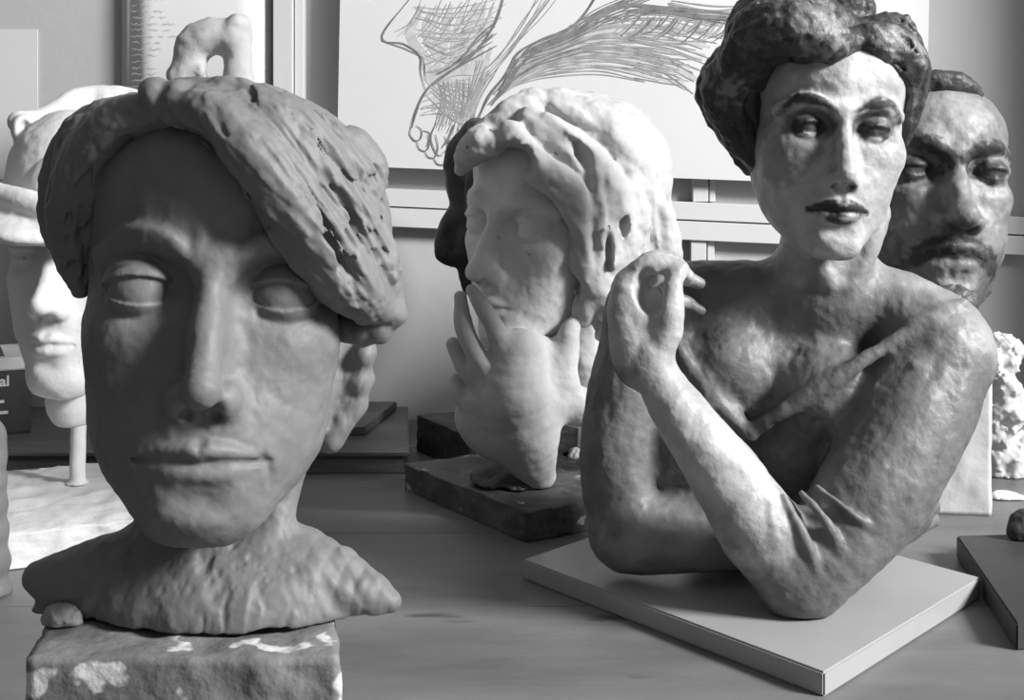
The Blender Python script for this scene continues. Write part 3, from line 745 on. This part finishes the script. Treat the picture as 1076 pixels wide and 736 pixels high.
W.paint(W.tube_fn([pw(-20, 88, -73), pw(0, 99, -77), pw(20, 88, -73)], [3 * kw, 6 * kw, 3 * kw]), 0.035, 2, 1.2, 4)
W.paint(W.ell_fn(pw(7, 104, -77), (9 * kw, 5 * kw, 2.2 * kw)), 0.25, 3, 2, 4)  # painted highlight on the lower lip
for sx in (-1, 1): W.paint(W.ell_fn(pw(sx * 6.5, 104, -50), (4.5 * kw, 7 * kw, 3.5 * kw)), 0.03, 2)

t = thing('half_figure', 'painted half figure of a dark-haired woman, hand raised to her shoulder, on a white board', 'sculpture', (0.24, 1.12, BT))
W.obj('figure', m_paintedplaster, t, 1.8 * VOX, 0.24)

H2 = Clay(1.05)
H2.ell(FW.pt(-4, -22, 40), (80 * kw, 92 * kw, 76 * kw), FW.R, 4)
H2.ell(FW.pt(6, 66, 6), (54 * kw, 62 * kw, 64 * kw), FW.R, 8, 's')
H2.ell(FW.pt(0, 60, -66), (90 * kw, 100 * kw, 70 * kw), FW.R, 8, 's')
GW = [[(895, 50, 20, 14), (872, 44, 44, 22), (835, 28, 44, 32), (800, 35, 24, 32), (778, 62, 4, 26)],
      [(884, 30, -6, 20), (845, 16, 0, 32), (800, 14, -15, 26), (780, 34, -22, 20)],
      [(790, 60, -5, 30), (766, 92, -25, 30), (778, 130, -35, 26), (794, 165, -42, 14), (798, 182, -45, 7)],
      [(770, 70, -45, 28), (748, 95, -62, 18), (760, 130, -70, 16), (788, 175, -64, 10)],
      [(896, 46, 24, 12), (912, 42, 28, 18), (938, 52, 16, 26), (955, 78, -8, 22), (954, 115, -20, 15), (948, 148, -28, 8)],
      [(900, 40, -20, 20), (935, 40, -30, 26), (955, 60, -45, 20)]]
for i, g in enumerate(GW):
    H2.ptube(g, 8)
    H2.lock(g, 9, .26, .84, .5, 3, seed=51 + i, wob=.12)
    H2.lock(g, 6, .07, 1.05, .5, 2, seed=71 + i, kind='s', wob=.04)
H2.ptube([(868, 0, -60, 30), (900, 10, -70, 20)], 8)
H2.disp(4.5, 20, 61); H2.disp(2.4, 7, 67)
hp = H2.p
for (a, b, c, r_, v_) in ((850, 22, 60, 26, .17), (875, 40, 60, 16, .16), (770, 96, 20, 12, .13), (935, 45, 40, 16, .16), (962, 52, 10, 14, .22), (790, 40, 50, 12, .09), (820, 10, 40, 20, .11), (955, 110, 10, 10, .10)):  # grey highlights of the hair, put into its colour
    H2.paint(H2.ell_fn(hp(a, b, c), (r_, 34, r_)), v_, 12, 14, 7)
H2.obj('hair', m_haircast, t, 2.0 * VOX, 0.035)
# ------------------------------------------------------------------ white plaster head resting on a hand, on a dark mottled block
BLK = 0.032
m_block = surface_mat('dark stained plaster block', 0.07, 0.5, 24, 0.55, 0.6, 60, spec=0.4, speck=0.36, speck_scale=45, speck_val=0.32)
a_, b_ = bp(425, 487, BLK), bp(553, 538, BLK); u_ = (a_[0] - b_[0], a_[1] - b_[1]); L0 = math.hypot(*u_); n0 = (-u_[1] / L0, u_[0] / L0)
if n0[0] < 0: n0 = (-n0[0], -n0[1])
c_ = (b_[0] + n0[0] * .185, b_[1] + n0[1] * .185); d_ = (a_[0] + n0[0] * .185, a_[1] + n0[1] * .185)
blk = slab('mottled_block', [a_, b_, c_, d_], 0.0, BLK, m_block, rough=0.0035, seed=4)
tag(blk, 'dark mottled slab with chipped pale edges under the white head resting on a hand', 'block')

C3 = Clay(1.36)
F3 = Frame(C3.p(530, 236, 0), -44, -5, 5, 1.20)
face(C3, F3, wid=0.95, lid=22, lidlo=20, ears=(), neck=False, brow=7.5, nosew=1.0, tip=8.5, mouth_w=.85, socket=1.25, bridge=.95, eyeball=15, crown=.86, jaw=.95, alar=10.5, browline=1.5, chin_z=-2, nose_z=0)
# neck, and the plaster web that reaches back to the right
C3.ptube([(612, 330, -130, 38), (622, 400, -140, 34), (640, 440, -145, 30)], 20)
C3.disp(2.0, 20, 5); C3.disp(0.6, 6, 6)
t3 = thing('head_resting_on_hand', 'white plaster head with wavy hair, chin resting on its long-fingered hand', 'sculpture', (0.03, 1.36, BLK))
C3.obj('face', m_plaster, t3, 1.7 * VOX, 0.62)

Hn = Clay(1.36)
# palm, wrist stump, web to the right
Hn.ptube([(545, 372, 26, 26), (542, 415, 22, 38), (556, 465, 10, 30), (566, 496, 2, 19)], 18)
Hn.ptube([(510, 420, 12, 22), (530, 460, 6, 24), (548, 480, 2, 18)], 16)
Hn.ell(Hn.p(505, 450, 2), (22, 18, 34), rot_axes(0, -38, 0), 14)
Hn.ptube([(496, 306, 36, 7), (506, 322, 38, 8.5), (520, 345, 38, 10), (532, 378, 30, 14)], 7)      # index
Hn.ptube([(484, 312, 28, 7), (488, 345, 32, 9.5), (502, 375, 32, 10.5), (522, 402, 28, 15)], 6)    # middle
Hn.ptube([(476, 362, 18, 7), (486, 384, 22, 9), (502, 402, 24, 10.5), (525, 425, 20, 16)], 6)      # ring
Hn.ptube([(480, 398, 6, 7), (486, 416, 10, 9), (502, 430, 12, 11), (522, 446, 12, 15)], 6)         # little
Hn.ptube([(604, 338, 10, 8), (597, 352, 12, 11), (592, 385, 10, 14), (580, 420, 10, 20), (565, 455, 10, 20)], 10)   # thumb up along the jaw
Hn.ptube([(590, 372, 0, 16), (597, 412, -6, 26), (622, 428, -26, 28), (655, 430, -55, 32), (700, 440, -90, 34)], 14)
Hn.ell(Hn.p(562, 392, 10), (26, 16, 40), None, 14);
Hn.ell(Hn.p(625, 388, -14), (20, 60, 30), None, 8, 's')
Hn.ell(Hn.p(612, 484, -10), (26, 90, 34), None, 8, 's')
Hn.plane(Hn.from_world((0, 0, BLK + .003)), (0, 0, -1), 2)
Hn.disp(2.0, 22, 15); Hn.disp(0.6, 6, 16)
Hn.obj('hand', m_plaster, t3, 1.8 * VOX, 0.42)
# dark clay wedged under the wrist
Kd = Clay(1.36); Kd.ell(Kd.p(540, 508, -20), (42, 40, 14), None, 4); Kd.ell(Kd.p(520, 500, -30), (28, 30, 12), None, 6)
Kd.plane(Kd.from_world((0, 0, BLK + .003)), (0, 0, -1), 1); Kd.disp(4, 10, 3)
m_darkclay = surface_mat('dark clay', attr=True, var=0.4, scale=30, rough=0.55, bump=0.6, bscale=70, spec=0.4)
Kd.obj('clay_wedge', m_darkclay, t3, 3, 0.05)

H3 = Clay(1.36); k3 = F3.k
H3.ell(F3.pt(0, -28, 34), (82 * k3, 90 * k3, 78 * k3), F3.R, 4)
H3.ell(F3.pt(0, 62, -8), (60 * k3, 72 * k3, 66 * k3), F3.R, 8, 's')
H3.ell(F3.pt(20, 50, -70), (100 * k3, 70 * k3, 56 * k3), F3.R, 8, 's')
G3 = [[(520, 150, 40, 14), (502, 150, 34, 16), (490, 164, 18, 14), (484, 180, 2, 6)],
      [(512, 148, 10, 20), (545, 122, 10, 22), (585, 112, -10, 20), (610, 112, -30, 14)],
      [(536, 140, 44, 14), (548, 158, 56, 16), (570, 178, 56, 17), (595, 200, 46, 18), (614, 232, 32, 16), (612, 268, 24, 14), (622, 300, 18, 15), (612, 335, 8, 10)],
      [(560, 130, 34, 18), (592, 148, 40, 20), (620, 172, 32, 20), (640, 205, 18, 22), (648, 250, 4, 20), (636, 290, 6, 18), (648, 325, 0, 14), (632, 352, -6, 8)],
      [(585, 115, 5, 18), (625, 122, 2, 18), (652, 150, -8, 22), (666, 190, -18, 22), (682, 225, -30, 20), (694, 262, -40, 18), (680, 300, -40, 14)],
      [(600, 118, -50, 26), (648, 150, -60, 28), (674, 200, -70, 26), (694, 240, -80, 22), (700, 275, -85, 18)],
      [(628, 190, 34, 12), (626, 225, 36, 13), (636, 262, 26, 13), (628, 298, 22, 12), (640, 330, 14, 9)],
      [(660, 200, 4, 14), (668, 240, -4, 14), (662, 285, -6, 14), (664, 330, -16, 14), (645, 368, -24, 10)],
      [(640, 330, -20, 22), (655, 370, -40, 18), (640, 390, -50, 10)]]
for i, g in enumerate(G3):
    H3.ptube(g, 5)
    H3.lock(g, 6, .30, .80, .7, 3, seed=91 + i, wob=.15)
H3.ell(H3.p(540, 168, 62), (22, 26, 17), rot_axes(0, 30, 0), 7, 's')
H3.ell(H3.p(612, 165, 55), (9, 16, 20), rot_axes(0, -25, 0), 5, 's'); H3.ell(H3.p(640, 268, 30), (6, 12, 22), None, 5, 's'); H3.ell(H3.p(655, 235, 22), (6, 10, 16), None, 5, 's')
H3.streaks(11, 20, [(H3.p(640, 260, 0), 140, (.12, 0, -1)), (H3.p(590, 150, 10), 90, (.8, 0, -.5)), (H3.p(495, 165, 30), 26, (-.5, 0, -1))], 73, .8)
H3.disp(4.0, 18, 71); H3.disp(1.8, 7, 77)
H3.obj('hair', m_plaster, t3, 1.9 * VOX, 0.43)

# dark head standing behind it, only its hair and a shoulder of it show
D4 = Clay(1.68)
D4.ell(D4.p(545, 215, 0), (62, 75, 78), None, 6)
for i, g in enumerate(([(500, 140, 40, 16), (484, 165, 30, 17), (487, 205, 30, 16), (492, 232, 30, 12)], [(492, 215, 30, 14), (476, 238, 24, 15), (468, 262, 20, 12), (478, 268, 20, 14)],
                       [(492, 250, 30, 14), (490, 280, 20, 10), (492, 305, 10, 7)], [(520, 140, 50, 20), (510, 180, 55, 20), (512, 240, 50, 20)])):
    D4.ptube(g, 4); D4.lock(g, 8, .22, .86, .5, 2, seed=131 + i)
D4.ptube([(548, 270, 0, 34), (548, 340, 0, 32), (548, 440, 0, 40)], 14); D4.disp(2.5, 12, 5)
BK = .05
D4.plane(D4.from_world((0, 0, BK + .001)), (0, 0, -1), 2)
t4 = thing('dark_head', 'dark-haired head standing behind the white plaster head, mostly hidden by it', 'sculpture', (0.01, 1.68, BK))
D4.obj('head_and_hair', m_haircast, t4, 3.0 * VOX, 0.04)
m_black = surface_mat('black stained wood', 0.028, 0.5, 20, 0.55, 0.5, 60, spec=0.35)
a_, b_ = bp(438, 436, BK), bp(486, 452, BK)
bb = slab('black_block', [(a_[0], a_[1]), (b_[0] + .01, b_[1] - .045), (b_[0] + .15, b_[1] + .015), (a_[0] + .11, a_[1] + .05)], 0.0, BK, m_black, rough=0.003, seed=9)
tag(bb, 'rough black block at the back of the bench, partly behind the white head', 'block')
# ------------------------------------------------------------------ bearded man on a white block, behind the woman
M5 = Clay(1.36)
F5 = Frame(M5.p(1000, 181, 0), -2, 2, 3, 1.29)
face(M5, F5, wid=0.83, lid=14, lidlo=16, ears=(-1,), neck=False, brow=8.5, nosew=1.1, tip=10.5, mouth_w=.95, socket=1.3, crown=.66, fore=.72, ex=32, jaw=.92, alar=12.5, nose_z=2, chin_z=-2, cheek=1.15)
p5, k5 = F5.pt, F5.k
M5.tube([p5(-5, 40, -60), p5(-8, 0, -110), p5(-8, -10, -170)], [52 * k5, 48 * k5, 52 * k5], 20)
BZ = (EYE - 190 * 1.375 / F_PX)
M5.plane(M5.from_world((0, 0, BZ + .001)), (0, 0, -1), 2)
M5.disp(2.8, 18, 15); M5.disp(1.2, 6, 16)
P5 = M5.paint; ef = M5.ell_fn
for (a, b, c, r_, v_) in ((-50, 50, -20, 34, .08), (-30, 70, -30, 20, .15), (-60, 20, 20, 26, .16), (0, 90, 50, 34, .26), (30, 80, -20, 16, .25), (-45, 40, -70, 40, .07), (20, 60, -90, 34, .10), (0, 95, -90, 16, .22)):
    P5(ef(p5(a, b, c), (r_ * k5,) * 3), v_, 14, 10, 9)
for sx in (-1, 1):
    P5(M5.tube_fn([p5(sx * 7, 92, 8), p5(sx * 20, 92, 18), p5(sx * 40, 84, 22), p5(sx * 56, 64, 14)], [8 * k5, 9 * k5, 7 * k5, 5 * k5]), 0.035, 5, 4, 5)
    P5(ef(p5(sx * 29, 84, 1), (19 * k5, 20 * k5, 10 * k5), F5.R), 0.04, 6, 4, 5)
P5(ef(p5(0, 106, -46), (14 * k5, 22 * k5, 9 * k5), F5.R), 0.07, 8, 4, 6)
P5(M5.tube_fn([p5(-36, 72, -80), p5(-20, 92, -64), p5(0, 102, -60), p5(20, 92, -64), p5(36, 72, -80)], [8 * k5, 9 * k5, 8 * k5, 9 * k5, 8 * k5]), 0.035, 4, 3, 5)
P5(ef(p5(0, 104, -73), (14 * k5, 12 * k5, 4 * k5), F5.R), 0.16, 3, 2, 5)
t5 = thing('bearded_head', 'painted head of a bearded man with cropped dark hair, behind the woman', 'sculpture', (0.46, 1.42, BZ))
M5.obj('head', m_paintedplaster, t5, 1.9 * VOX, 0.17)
H5 = Clay(1.36)
H5.ell(F5.pt(-4, -20, 22), (72 * k5, 90 * k5, 68 * k5), F5.R, 4)
H5.ell(F5.pt(4, 96, -6), (75 * k5, 66 * k5, 72 * k5), F5.R, 8, 's'); H5.ell(F5.pt(30, 30, -60), (90 * k5, 110 * k5, 80 * k5), F5.R, 8, 's')
H5.ptube([(950, 92, -30, 14), (985, 86, -22, 13), (1012, 90, -24, 12), (1026, 100, -32, 8)], 8); H5.disp(4, 14, 3); H5.disp(2, 5, 5)
H5.obj('hair', m_haircast, t5, 2.4 * VOX, 0.05)
Mo = Clay(1.36)
for g in ([p5(-28, 82, -70), p5(-17, 93, -64), p5(0, 99, -60), p5(17, 93, -64), p5(28, 82, -70)],):
    Mo.tube(g, [4 * k5, 6 * k5, 6 * k5, 6 * k5, 4 * k5], 4)
Mo.disp(3, 7, 5); Mo.obj('moustache', m_haircast, t5, 2 * VOX, 0.04)
Be = Clay(1.36)
for sx in (-1, 1):
    Be.tube([p5(sx * 56, 10, -30), p5(sx * 48, 26, -64), p5(sx * 28, 56, -92), p5(sx * 8, 80, -104)], [7 * k5, 11 * k5, 13 * k5, 12 * k5], 8)
Be.ell(p5(0, 86, -104), (22 * k5, 16 * k5, 16 * k5), F5.R, 8); Be.disp(4, 9, 8); Be.disp(2, 4, 9)
Be.obj('beard', m_haircast, t5, 2 * VOX, 0.07)

m_whiteblock = surface_mat('white plaster block', 0.52, 0.06, 14, 0.75, 0.4, 45)
g1 = bp(950, 566, 0); g2 = at(1042, 543, 468 / 343.0)
wb = slab('plaster_block', [(0.385, 1.385), (g2.x, g2.y), (g2.x + .035, g2.y + .13), (0.42, 1.515)], 0.0, BZ, m_whiteblock, rough=0.0018, seed=3)
tag(wb, 'tall white plaster block carrying the bearded head behind the woman', 'block')

# lumpy plaster fragments at the back right
def lump(name, label, cat, pts, d, base, m, vox=3.0, seed=0, amp=4, size=10, z=0.0, group=None):
    q = Clay(d)
    for a, b, c, r_ in pts: q.ell(q.p(a, b, c), (r_, r_ * .9, r_ * .95), rot_axes(10, 20 * (a % 3), 0), 5)
    q.disp(amp, size, seed); q.disp(amp * .4, size * .35, seed + 3)
    q.plane(q.from_world((0, 0, z + .0005)), (0, 0, -1), 1)
    o = link_mesh(name, q.mesh(name, vox * VOX, base), m); tag(o, label, cat, group)
    return o
lump('plaster_flower_relief', 'rough white lumpy plaster fragment standing behind the tall white block', 'sculpture',
     [(1052, 362, 0, 13), (1042, 375, 5, 12), (1058, 380, 0, 13), (1048, 392, 0, 15), (1066, 368, -5, 11), (1056, 410, 0, 18), (1054, 430, 0, 18), (1066, 440, 6, 14), (1052, 455, 0, 18), (1056, 480, 0, 22), (1056, 500, -4, 26), (1076, 425, -8, 14), (1080, 470, -8, 20)], 1.56, 0.5, m_plaster, 2.0, 5, 8, 9)
sc_ = lump('plaster_chip', 'small wedge of white plaster beside the foot of the tall white block', 'fragment', [(1050, 524, 0, 9), (1060, 526, 0, 10), (1070, 527, 0, 9)], 1.44, 0.62, m_plaster, 1.6, 7, 3, 6)
lump('plaster_crumb', 'pale plaster crumb behind the block under the white head', 'fragment', [(606, 480, 0, 10), (604, 492, 0, 12), (598, 498, 4, 9)], 1.60, 0.6, m_plaster, 1.6, 8, 5, 6, group=None)
lump('plaster_nugget', 'knobbly pale plaster piece right of the smaller crumb behind the white head', 'fragment', [(622, 486, 0, 11), (628, 498, 0, 13), (615, 500, 4, 9)], 1.57, 0.6, m_plaster, 1.6, 9, 5, 6)

# dark flat boards at the right edge of the bench
m_slate = surface_mat('dark slate paint', 0.045, 0.25, 9, 0.5, 0.2, 50)
DB = 0.022
k1, k2_ = bp(1005, 563, DB), bp(1068, 655, DB)
dx, dy = k2_[0] - k1[0], k2_[1] - k1[1]
db = slab('slate_board', [(k1[0], k1[1]), (k2_[0], k2_[1]), (k2_[0] + .2, k2_[1] + .05), (k1[0] + .22, k1[1] + .02)], 0.0, DB, m_slate)
tag(db, 'dark flat board lying at the right end of the bench, beyond the white board', 'board')
lump('clay_lump', 'small dark clay lump resting on the dark flat board', 'clay', [(1074, 548, 0, 13), (1072, 560, 4, 13), (1080, 565, 0, 14)], 1.20, 0.04, m_darkclay, 2, 10, 3, 8, z=DB)

# ------------------------------------------------------------------ wooden case along the wall, box with lettering on it
m_case = surface_mat('dark varnished wood', 0.075, 0.35, 7, 0.38, 0.2, 50, spec=0.5, stretch=(1, 6, 6))
CZ = 0.026
cs = thing('wooden_case', 'long low dark wooden case with moulded edge lying along the wall', 'case', (-0.5, 1.75, 0))
slab('body', [(-1.05, 1.575), (-0.138, 1.575), (-0.165, 1.90), (-1.05, 1.90)], 0.004, CZ - .004, m_case, cs)
slab('lid', [(-1.05, 1.567), (-0.130, 1.567), (-0.16, 1.905), (-1.05, 1.905)], CZ - .004, CZ + .001, m_case, cs)
slab('moulding', [(-1.05, 1.569), (-0.130, 1.569), (-0.132, 1.577), (-1.05, 1.577)], 0.0, 0.007, m_case, cs)
pb = slab('plank', [(-0.29, 1.68), (-0.20, 1.68), (-0.175, 1.885), (-0.29, 1.885)], CZ + .0015, CZ + .012, m_case)
tag(pb, 'thin dark wooden plank lying on the wooden case, right of the clay head', 'plank')

m_carton = surface_mat('black printed carton', 0.03, 0.2, 10, 0.5, 0.1, 40); m_cartontop = surface_mat('grey carton top', 0.42, 0.1, 10, 0.6)
m_print = surface_mat('pale printing', 0.45, 0.1, 20, 0.6)
zc = CZ + .0015
bx = thing('lettered_box', 'black carton with pale lettering standing on the wooden case at the left end', 'box', (-0.78, 1.66, zc))
f0 = Vector((-0.90, 1.545 + .03, zc)); f1 = Vector((at(33, 430, 1.70).x, 1.70, zc)); hgt = 0.103
dirv = (f1 - f0).normalized(); nb_ = Vector((-dirv.y, dirv.x, 0))
foot = [f0, f1, f1 + nb_ * .16, f0 + nb_ * .16]
slab('carton', [(q.x, q.y) for q in foot], zc, zc + hgt, m_carton, bx)
slab('lid', [(q.x + (0.002 if i in (1, 2) else -.002) * dirv.x, q.y - (.002 if i < 2 else -.002)) for i, q in enumerate(foot)], zc + hgt - .016, zc + hgt + .001, m_cartontop, bx)
slab('top_label', [((foot[0] * .9 + foot[2] * .1).x, (foot[0] * .9 + foot[2] * .1).y), ((foot[1] * .88 + foot[3] * .12).x, (foot[1] * .88 + foot[3] * .12).y), ((foot[2] * .9 + foot[0] * .1).x, (foot[2] * .9 + foot[0] * .1).y), ((foot[3] * .9 + foot[1] * .1).x, (foot[3] * .9 + foot[1] * .1).y)], zc + hgt + .001, zc + hgt + .0016, m_slate, bx, bev=0)
def lettering(txt, size, along, up, bold=0.0):
    cu = bpy.data.curves.new('lettering', 'FONT'); cu.body = txt; cu.size = size; cu.extrude = 0.0003; cu.offset = bold; cu.align_x = 'RIGHT'
    tmp = bpy.data.objects.new('lettering', cu); COL.objects.link(tmp); dg = bpy.context.evaluated_depsgraph_get()
    me = bpy.data.meshes.new_from_object(tmp.evaluated_get(dg)); bpy.data.objects.remove(tmp)
    o = bpy.data.objects.new('lettering', me); COL.objects.link(o); me.materials.clear(); me.materials.append(m_print); o.parent = bx
    pos = f0 + dirv * along + Vector((0, 0, up)) - nb_ * .0012
    o.location = pos - bx.location; o.rotation_euler = (math.pi / 2, 0, math.atan2(dirv.y, dirv.x))
    return o
LF = (f1 - f0).length
lettering('sinal', 0.020, LF - .028, 0.066, 0.0005)
pr = bmesh.new()
for i, (u0, u1, z0_) in enumerate(((.07, .035, .042), (.11, .03, .027), (.09, .06, .010))):
    a = f0 + dirv * (LF - u0 - .08) - nb_ * .001; b = f0 + dirv * (LF - u1) - nb_ * .001
    c = (a + b) / 2; box_bm(pr, (c.x, c.y, zc + z0_ + .003), ((b - a).length / 2, .0006, .002), math.atan2(dirv.y, dirv.x))
o = bm_obj('printed_lines', pr, m_print, bx)

# ------------------------------------------------------------------ plaster head with a wide hat on a rod, standing in a plaster base
S6 = Clay(1.33)
F6 = Frame(S6.p(66, 268, 0), -6, 0, 2, 1.30)
face(S6, F6, wid=0.86, lid=10, lidlo=14, ears=(), neck=False, brow=5, nosew=1.05, tip=8.5, mouth_w=.9, socket=.9, crown=.8, jaw=.86, alar=10, chin_z=-2)
S6.disp(1.6, 18, 25)
PB = 0.034
t6 = thing('hatted_head', 'white plaster head in a wide hat, held up on a rod in a plaster base', 'sculpture', (-0.45, 1.38, 0))
S6.obj('face', m_plaster, t6, 2.2 * VOX, 0.62)
N6 = Clay(1.33); N6.ptube([(78, 385, -50, 31), (76, 420, -50, 28), (77, 430, -50, 25)], 6); N6.plane(N6.p(77, 447, -50), (0.04, 0, -1), 3); N6.disp(1.2, 12, 3)
N6.obj('neck', m_plaster, t6, 2.4 * VOX, 0.62)
T6 = Clay(1.36)
T6.ell(T6.p(85, 195, -60), (78, 80, 84), rot_axes(0, -18, 0), 4)
T6.ell(T6.p(62, 222, 0), (96, 110, 20), rot_axes(14, 6, 0), 10)
T6.ptube([(-30, 200, 40, 14), (30, 212, 75, 12), (90, 232, 78, 12), (150, 225, 40, 12)], 12)
T6.ptube([(20, 128, -60, 12), (52, 122, -85, 12), (85, 102, -110, 12), (125, 102, -120, 12), (170, 110, -120, 12)], 10)
T6.ptube([(30, 150, -60, 12), (60, 130, -90, 14), (110, 120, -110, 14)], 12)
T6.ell(T6.p(24, 134, -45), (12, 14, 16), rot_axes(0, 20, 0), 6); T6.ell(T6.p(24, 136, -33), (5, 10, 10), None, 4, 's')
T6.disp(2.4, 22, 35); T6.disp(.8, 6, 36)
T6.obj('hat', m_plaster, t6, 2.6 * VOX, 0.60)
R6 = Clay(1.375); R6.ptube([(84, 425, 0, 8), (82, 470, 0, 8), (81, 515, 0, 8.5)], 2); R6.ell(R6.p(81, 512, 0), (18, 18, 6), None, 5); R6.disp(.8, 10, 2)
R6.plane(R6.from_world((0, 0, PB - .001)), (0, 0, -1), 1)
R6.obj('rod', m_plaster, t6, 1.8 * VOX, 0.60)
qa, qb = bp(-60, 575, PB), bp(118, 556, PB)
slab('base', [qa, (bp(30, 574, PB)[0], bp(30, 574, PB)[1]), (qb[0] + .05, qb[1] - .01), (bp(112, 493, PB)[0] + .08, bp(112, 493, PB)[1])][0:1] + [bp(60, 572, PB), (bp(150, 545, PB)), (bp(150, 488, PB))] and
     [bp(-70, 572, PB), bp(150, 545, PB), bp(175, 480, PB), bp(-60, 500, PB)], 0.0, PB, surface_mat('white plaster slab', 0.58, 0.08, 18, 0.75, 0.6, 45), t6, rough=0.005, seed=6)

# sliver of a grey stone form at the very left, in front of the base
lump('clay_post', 'smooth upright grey clay form standing at the extreme left of the bench', 'clay', [(-22, 460, 0, 28), (-22, 480, 0, 29), (-23, 505, 0, 30), (-24, 530, 0, 31), (-24, 560, 0, 32), (-24, 590, 0, 34), (-24, 625, 0, 36)], 1.10, 0.13, m_clay, 3, 3, 2, 20)

# rough plaster figure behind the clay head, only its top shows
P7 = Clay(1.70)
P7.ptube([(196, 78, 0, 17), (203, 50, 0, 19), (222, 38, 0, 19), (245, 36, 0, 18)], 8)
P7.ptube([(245, 36, 0, 18), (250, 62, 0, 15), (252, 90, 0, 16), (255, 125, 0, 30)], 8)
P7.ptube([(195, 80, -6, 17), (200, 110, -6, 22), (222, 150, -10, 36), (222, 250, -10, 42), (222, 380, -10, 44), (222, 520, -10, 50)], 12)
P7.ell(P7.p(224, 118, -8), (44, 30, 34), None, 12); P7.box(P7.p(207, 73, 6), (9, 10, 7), rot_axes(0, 6, 0), 2, 2)
P7.ell(P7.p(250, 24, 6), (12, 14, 9), None, 5); P7.disp(5, 20, 9); P7.disp(2.5, 7, 10)
P7.plane(P7.from_world((0, 0, CZ + .002)), (0, 0, -1), 1)
o7 = link_mesh('rough_plaster_figure', P7.mesh('rough_plaster_figure', 3.0 * VOX, 0.44), m_plaster)
tag(o7, 'rough unfinished plaster piece rising behind the big clay head', 'sculpture')

# ------------------------------------------------------------------ plinth block under the clay head and the clay crumb on it
m_plinth = surface_mat('chipped plaster plinth', 0.16, 0.45, 22, 0.6, 0.7, 60, speck=0.40, speck_scale=38, speck_val=0.55)
pl = slab('plinth_block', [(-0.236, 0.600), (-0.083, 0.600), (-0.113, 0.75), (-0.262, 0.75)], 0.0, PLINTH_Z, m_plinth, rough=0.0032, seed=12)
tag(pl, 'stained chipped plaster block under the big clay head', 'block')
lump('clay_crumb', 'small crumb of clay on the plaster block left of the clay head', 'clay', [(62, 648, 0, 15), (76, 651, 0, 11), (52, 653, 0, 9), (70, 642, 0, 8)], 0.645, 0.24, m_clay, 1.5, 4, 4, 9, z=PLINTH_Z)
